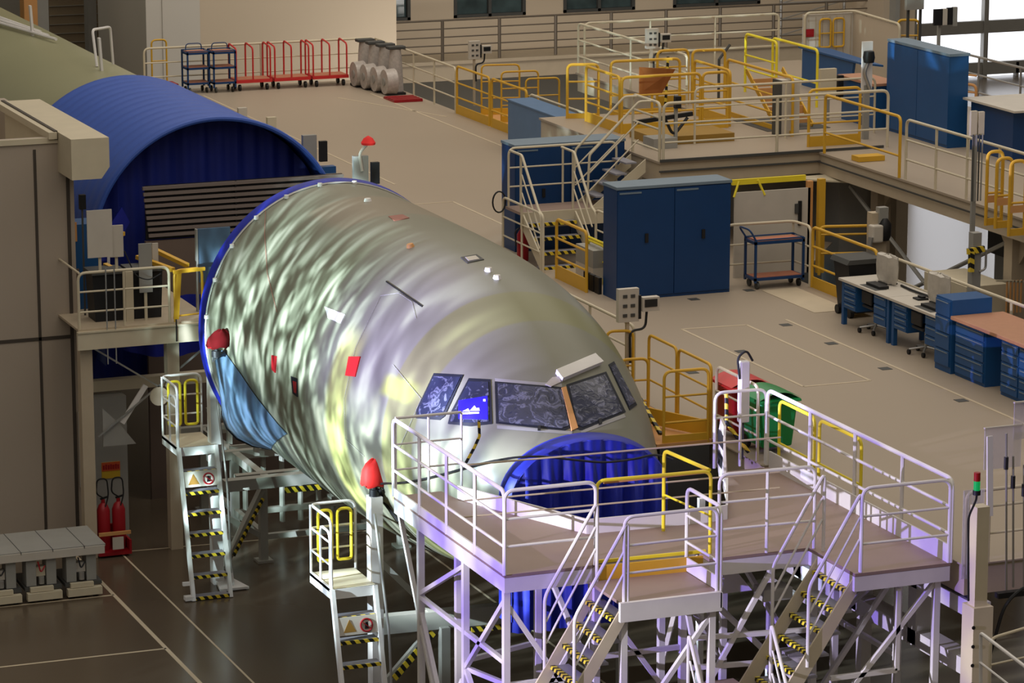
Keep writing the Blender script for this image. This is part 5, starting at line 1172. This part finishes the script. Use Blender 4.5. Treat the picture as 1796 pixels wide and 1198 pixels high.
sr = thing('sunken_stair', 'dark stair opening with striped yellow treads on the platform', 'stair', (29.6, 60.4, UZ))
MB().box((29.0, 59.2, UZ+.002), (30.4, 60.9, UZ+.01)).build('opening', dgrey, sr)
for k in range(5): MB().bar((29.3, 59.6+.22*k, UZ+.15+.16*k), (30.1, 59.6+.22*k, UZ+.15+.16*k), .03, .16).build('tread', ochre, sr)
for x in (29.3, 30.1): MB().bar((x, 59.4, UZ+.05), (x, 60.8, UZ+1.0), .03, .1).build('stringer', yellow, sr)
p = AY(1145, 68, 63.8); control('control box with display above the yellow gates on the upper platform', (p.x, 63.8, p.z), UZ, .8)
solo('striped_rod', MB().tube([(28.55, 63.0, UZ+1.05), (28.50, 63.0, UZ+.02)], .03, 8), hazz, 'black and yellow striped rod left of the platform control box', 'rod')
ds = thing('lever', 'small dark lever sticking up from the platform cell', 'lever', (29.2, 63.0, UZ))
MB().tube([(30.0, 63.6, UZ), (30.0, 63.6, UZ+.85), (30.25, 63.6, UZ+1.15)], .03, 6).build('lever_arm', dgrey, ds)
# cream column block and panels
cb_ = thing('cream_cabinet', 'narrow cream cabinet right of the striped stair on the platform', 'cabinet', (29.6, 57.9, UZ))
MB().box((29.0, 58.6, UZ), (29.4, 58.9, UZ+1.1)).build('body', panelw, cb_); MB().box((28.95, 58.58, UZ), (29.0, 58.9, UZ+1.1)).build('edge', dgrey, cb_)
for x, y, w_, l in ((1455, 118, .36, 'grey panel post with sockets behind the square yellow gate'),):
    p = AY(x, y+20, 60); t = thing('panel_post', l, 'post', (p.x, 60, UZ)); MB().box((p.x-.2, 60, p.z-.3), (p.x+.16, 60.1, p.z+.2)).build('panel', cream, t); MB().box((p.x+.2, 60, p.z-.45), (p.x+.32, 60.1, p.z+.05)).build('reader', black, t); MB().bar((p.x, 60.1, UZ), (p.x, 60.1, p.z), .1, .06).build('post', grey, t)
p = AY(1523, 105, 57.6); t = thing('camera_arm', 'white backed camera arm with black joints at the platform right end', 'camera', (p.x, 57.6, UZ))
MB().box((p.x-.1, 57.65, p.z-.6), (p.x+.12, 57.7, p.z+.35)).build('backplate', white, t); MB().lathe([(.1, -.1), (.12, 0), (.1, .12)], (p.x+.0, 57.58, p.z+.05), 10).build('camera_head', black, t, True)
MB().tube(fillet([(p.x, 57.58, p.z), (p.x-.1, 57.58, p.z-.25), (p.x+.05, 57.58, p.z-.6)], .1), .035, 6).build('arm', steel, t, True)
MB().bar((p.x, 57.66, UZ), (p.x, 57.66, p.z-.5), .12, .08).build('post', grey, t)
# panelled enclosure at the back with its yellow loop gate
pe = thing('panel_enclosure', 'pale panelled enclosure with yellow loop gate and red plate behind the platform', 'enclosure', (34.5, 68, UZ))
MB().box((34.4, 68.4, UZ-1), (35.65, 68.5, UZ+1.05)).build('front_panel', panelw, pe); MB().plate([(35.65, 68.4, UZ-1), (35.62, 66.1, UZ-1), (35.62, 66.1, UZ+1.0), (35.65, 68.4, UZ+1.05)], (.03, 0, 0)).build('side_panel', wallm, pe)
MB().tube(fillet([(34.4, 68.38, UZ), (34.4, 68.38, UZ+1.1), (35.65, 68.38, UZ+1.1), (35.62, 66.1, UZ+1.05), (35.62, 66.1, UZ)], .15), .03).build('top_tube', cream, pe, True)
for k in range(7): MB().box((34.5+.18*k, 68.385, UZ-.4), (34.512+.18*k, 68.4, UZ+1.0)).build('panel_rib', creamd, pe)
for a, b in ((34.76, 35.04), (35.1, 35.38)): q = loop_gate(pe, (a, 68.33, UZ), (b, 68.33, UZ), .3, .95, yellow); MB().tube([(a, 68.33, UZ+.62), (b, 68.33, UZ+.62)], .018, 6).build('crossbar', yellow, q)
MB().box((34.43, 68.36, UZ+.55), (34.63, 68.38, UZ+.73)).build('red_plate', redd, pe)
MB().box((34.7, 66.3, 0), (34.9, 66.5, UZ-1)).build('leg', creamd, pe); MB().box((34.38, 66.1, UZ-1.06), (35.7, 68.5, UZ-1)).build('base_frame', creamd, pe)
# blue flap bench
fb = thing('flap_bench', 'blue flap topped bench on the upper platform before the pale enclosure', 'bench', (32.8, 62.5, UZ))
MB().plate([(32.6, 64.9, UZ), (32.6, 62.7, UZ), (32.6, 62.5, UZ+.78), (32.6, 64.9, UZ+.78)], (.06, 0, 0)).build('side_panel', blue, fb)
MB().plate([(32.55, 65.0, UZ+.8), (32.55, 62.1, UZ+.8), (33.1, 62.1, UZ+.72), (33.3, 65.0, UZ+.72)], (0, 0, .04)).build('flap_top', blue, fb)
# upper cabinets, twin body
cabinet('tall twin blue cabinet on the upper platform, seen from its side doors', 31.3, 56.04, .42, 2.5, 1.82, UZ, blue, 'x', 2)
tbx = thing('side_table', 'grey topped blue table beside the tall twin cabinet', 'table', (32.1, 55.2, UZ))
MB().box((31.55, 54.0, UZ+.95), (33.4, 55.95, UZ+.99)).build('table_top', panelw, tbx); MB().box((31.65, 54.2, UZ), (33.3, 55.8, UZ+.94)).build('table_body', navy, tbx)
ot = thing('orange_bench', 'wooden topped blue bench left of the tall twin cabinet', 'bench', (31.5, 59.2, UZ))
MB().box((31.1, 58.75, UZ+.85), (31.75, 60.3, UZ+.9)).build('bench_top', wood, ot); MB().box((31.15, 58.8, UZ), (31.7, 60.2, UZ+.85)).build('bench_body', blue, ot)
# right rear: yellow and steel gates against the daylight, screens
for i, (x, y, x2, y2) in enumerate(((1600, 165, 1640, 168), (1645, 168, 1668, 172), (1672, 175, 1712, 190))):
    a = AY(x, y-30, 60.5); b = AY(x2, y2-27, 60)
    gate(['yellow brown hoop left against the daylight window', 'yellow brown hoop in the middle against the daylight window', 'yellow brown hoop beside the steel rail against the daylight window'][i], (a.x, a.y, UZ), (b.x, b.y, UZ), h=a.z-UZ, m=ochre if i else yellow, kick=0, group='hoops against the daylight window')
a = AZ(1575, 35, UZ+1.1); b = AZ(1612, 35, UZ+1.1)
gate('yellow panel hoop beside the pale enclosure edge', (a.x, a.y, UZ), (b.x, b.y, UZ), h=1.1, m=yellow, kick=.6)
p = AY(1655, 30, 62); t = thing('monitor_arm', 'black and white twin screen on an arm against the daylight window', 'monitor', (p.x, 62, UZ))
MB().box((p.x-.22, 62, p.z-.17), (p.x-.02, 62.06, p.z+.17)).build('screen_back', black, t); MB().box((p.x-.02, 62, p.z-.17), (p.x+.09, 62.08, p.z+.17)).build('white_box', panelw, t); MB().box((p.x+.09, 62, p.z-.17), (p.x+.22, 62.06, p.z+.19)).build('screen_back', black, t); MB().box((p.x+.22, 61.98, p.z-.2), (p.x+.32, 62.06, p.z+.2)).build('side_box', grey, t)
MB().bar((p.x-.05, 62.1, UZ), (p.x-.05, 62.1, p.z), .06, .06).build('arm', grey, t)
p = AY(1605, 5, 64); t = thing('wall_display', 'grey display box on posts at the top of the picture against the window', 'display', (p.x, 64, UZ))
MB().box((p.x-.2, 64, p.z-.15), (p.x+.22, 64.1, p.z+.4)).build('display_box', grey, t)
for dx in (-.1, .2): MB().bar((p.x+dx, 64.12, UZ), (p.x+dx, 64.12, p.z), .05, .05).build('post', dgrey, t)
# post with cables before the right yellow gates
p = AY(1715, 215, 49.5); t = thing('cable_post', 'twin panel post with hanging grey cables on the walkway edge', 'post', (p.x, 49.5, UZ-1))
MB().box((p.x-.13, 49.5, p.z-.22), (p.x-.01, 49.56, p.z+.2)).build('left_panel', cream, t); MB().box((p.x+.02, 49.5, p.z-.22), (p.x+.13, 49.56, p.z+.18)).build('right_panel', cream, t)
for k in range(4): MB().tube([(p.x-.09+.06*k, 49.48, p.z-.2), (p.x-.08+.055*k, 49.48, p.z-1.35)], .014, 6).build('cable', grey if k % 2 else dgrey, t, True)
MB().bar((p.x, 49.58, UZ-.3), (p.x, 49.58, p.z), .08, .05).build('post', grey, t)
for i, (x, Y) in enumerate(((1745, 48.6), (1762, 48.3), (1786, 47.6))):
    a = AY(x-15, 350, Y); b = AY(x+12, 350, Y)
    t = gate(['yellow arched gate leaf left on the walkway at the right edge', 'second yellow arched leaf right behind the first', 'yellow arched leaf cut by the right frame edge'][i], (a.x, Y, UZ), (b.x, Y, UZ), h=1.25 if i != 1 else 1.18, m=yellow, bars=(.55,), kick=.12, group='yellow arched leaves at the right edge')
    MB().bar((a.x, Y-.02, UZ+.45), (b.x, Y-.02, UZ+.45), .02, .12).build('yellow_band', ochre, t)
# equipment below the walkway: valve and machine boxes beyond the desk rail
t = thing('robot_unit', 'pale jointed machine with a black head beyond the yellow gate', 'machine', (28.4, 52.6, M-1.5))
p = AY(1545, 405, 52.6)
MB().box((p.x-.16, 52.6, p.z-.22), (p.x+.06, 52.8, p.z+.1)).build('white_housing', panelw, t, bevel=.03); MB().lathe([(.08, -.2), (.12, -.1), (.12, .1), (.05, .2)], (p.x+.13, 52.7, p.z+.0), 12).build('black_head', black, t, True)
MB().tube(fillet([(p.x-.2, 52.6, p.z-.1), (p.x-.25, 52.6, p.z-.35), (p.x-.1, 52.6, p.z-.5)], .1), .05, 8).build('arm', steel, t, True); MB().box((p.x+.02, 52.7, p.z+.1), (p.x+.2, 52.85, p.z+.4)).build('upper_box', grey, t)
MB().bar((p.x+.05, 52.85, 0), (p.x+.05, 52.85, p.z+.3), .3, .2).build('column', creamd, t)
t = thing('striped_stand', 'grey stand with a yellow and black striped top bar beyond the desk rail', 'stand', (29.9, 48.7, 0))
p = AY(1715, 440, 48.6)
MB().bar((p.x-.2, 48.6, p.z), (p.x+.12, 48.6, p.z+.03), .06, .1).build('striped_bar', hazx, t); MB().bar((p.x-.12, 48.6, p.z-.35), (p.x-.12, 48.6, p.z), .08, .08).build('striped_leg', hazz, t); MB().bar((p.x, 48.7, 0), (p.x, 48.7, p.z+.3), .16, .16).build('column', grey, t)
MB().tube(fillet([(p.x+.1, 48.6, p.z), (p.x+.16, 48.6, p.z), (p.x+.16, 48.6, p.z-.32), (p.x+.04, 48.6, p.z-.36)], .06), .02, 6).build('bent_handle', steel, t, True)
t = thing('fenced_table', 'cream fenced platform with yellow bars beyond the desk rail', 'platform', (31, 48.5, 2))
p = AY(1740, 500, 49.5)
MB().box((p.x-.5, 49.5, p.z-.5), (p.x+.3, 51, p.z)).build('block', cream, t); MB().box((p.x-.4, 49.6, 0), (p.x+.2, 50.9, p.z-.5)).build('block_leg', creamd, t)
for k in range(5): MB().bar((p.x+.12+.07*k, 49.2, p.z-.45), (p.x+.12+.07*k, 49.2, p.z+.12), .02, .03).build('yellow_bar', ochre, t)
MB().bar((p.x-.1, 49.2, p.z+.14), (p.x+.5, 49.2, p.z+.08), .03, .03).build('top_bar', cream, t)
t = thing('dark_machine', 'dark pipework machine at the right edge under the walkway', 'machine', (32.5, 52, 0))
p = AY(1790, 410, 52); MB().box((p.x-.1, 52, p.z-.5), (p.x+.6, 53, p.z+.2)).build('casing', dgrey, t); MB().box((p.x, 52.1, 0), (p.x+.5, 52.9, p.z-.5)).build('base', grey, t)
MB().tube([(p.x-.2, 51.9, p.z+.1), (p.x+.6, 51.9, p.z-.1)], .08, 8).build('pipe', steel, t, True)
t = thing('access_hatch', 'open grey flap hatch hanging under the platform corner', 'hatch', (29.2, 56.5, UZ-.5))
MB().plate([(28.4, 56.4, UZ-.44), (29.3, 56.4, UZ-.44), (29.35, 55.6, UZ-.5), (28.3, 56.2, UZ-.46)], (0, 0, .03)).build('flap', cream, t); MB().tube([(28.4, 56.38, UZ-.45), (29.3, 55.7, UZ-.5)], .02, 6).build('hinge_bar', dgrey, t)
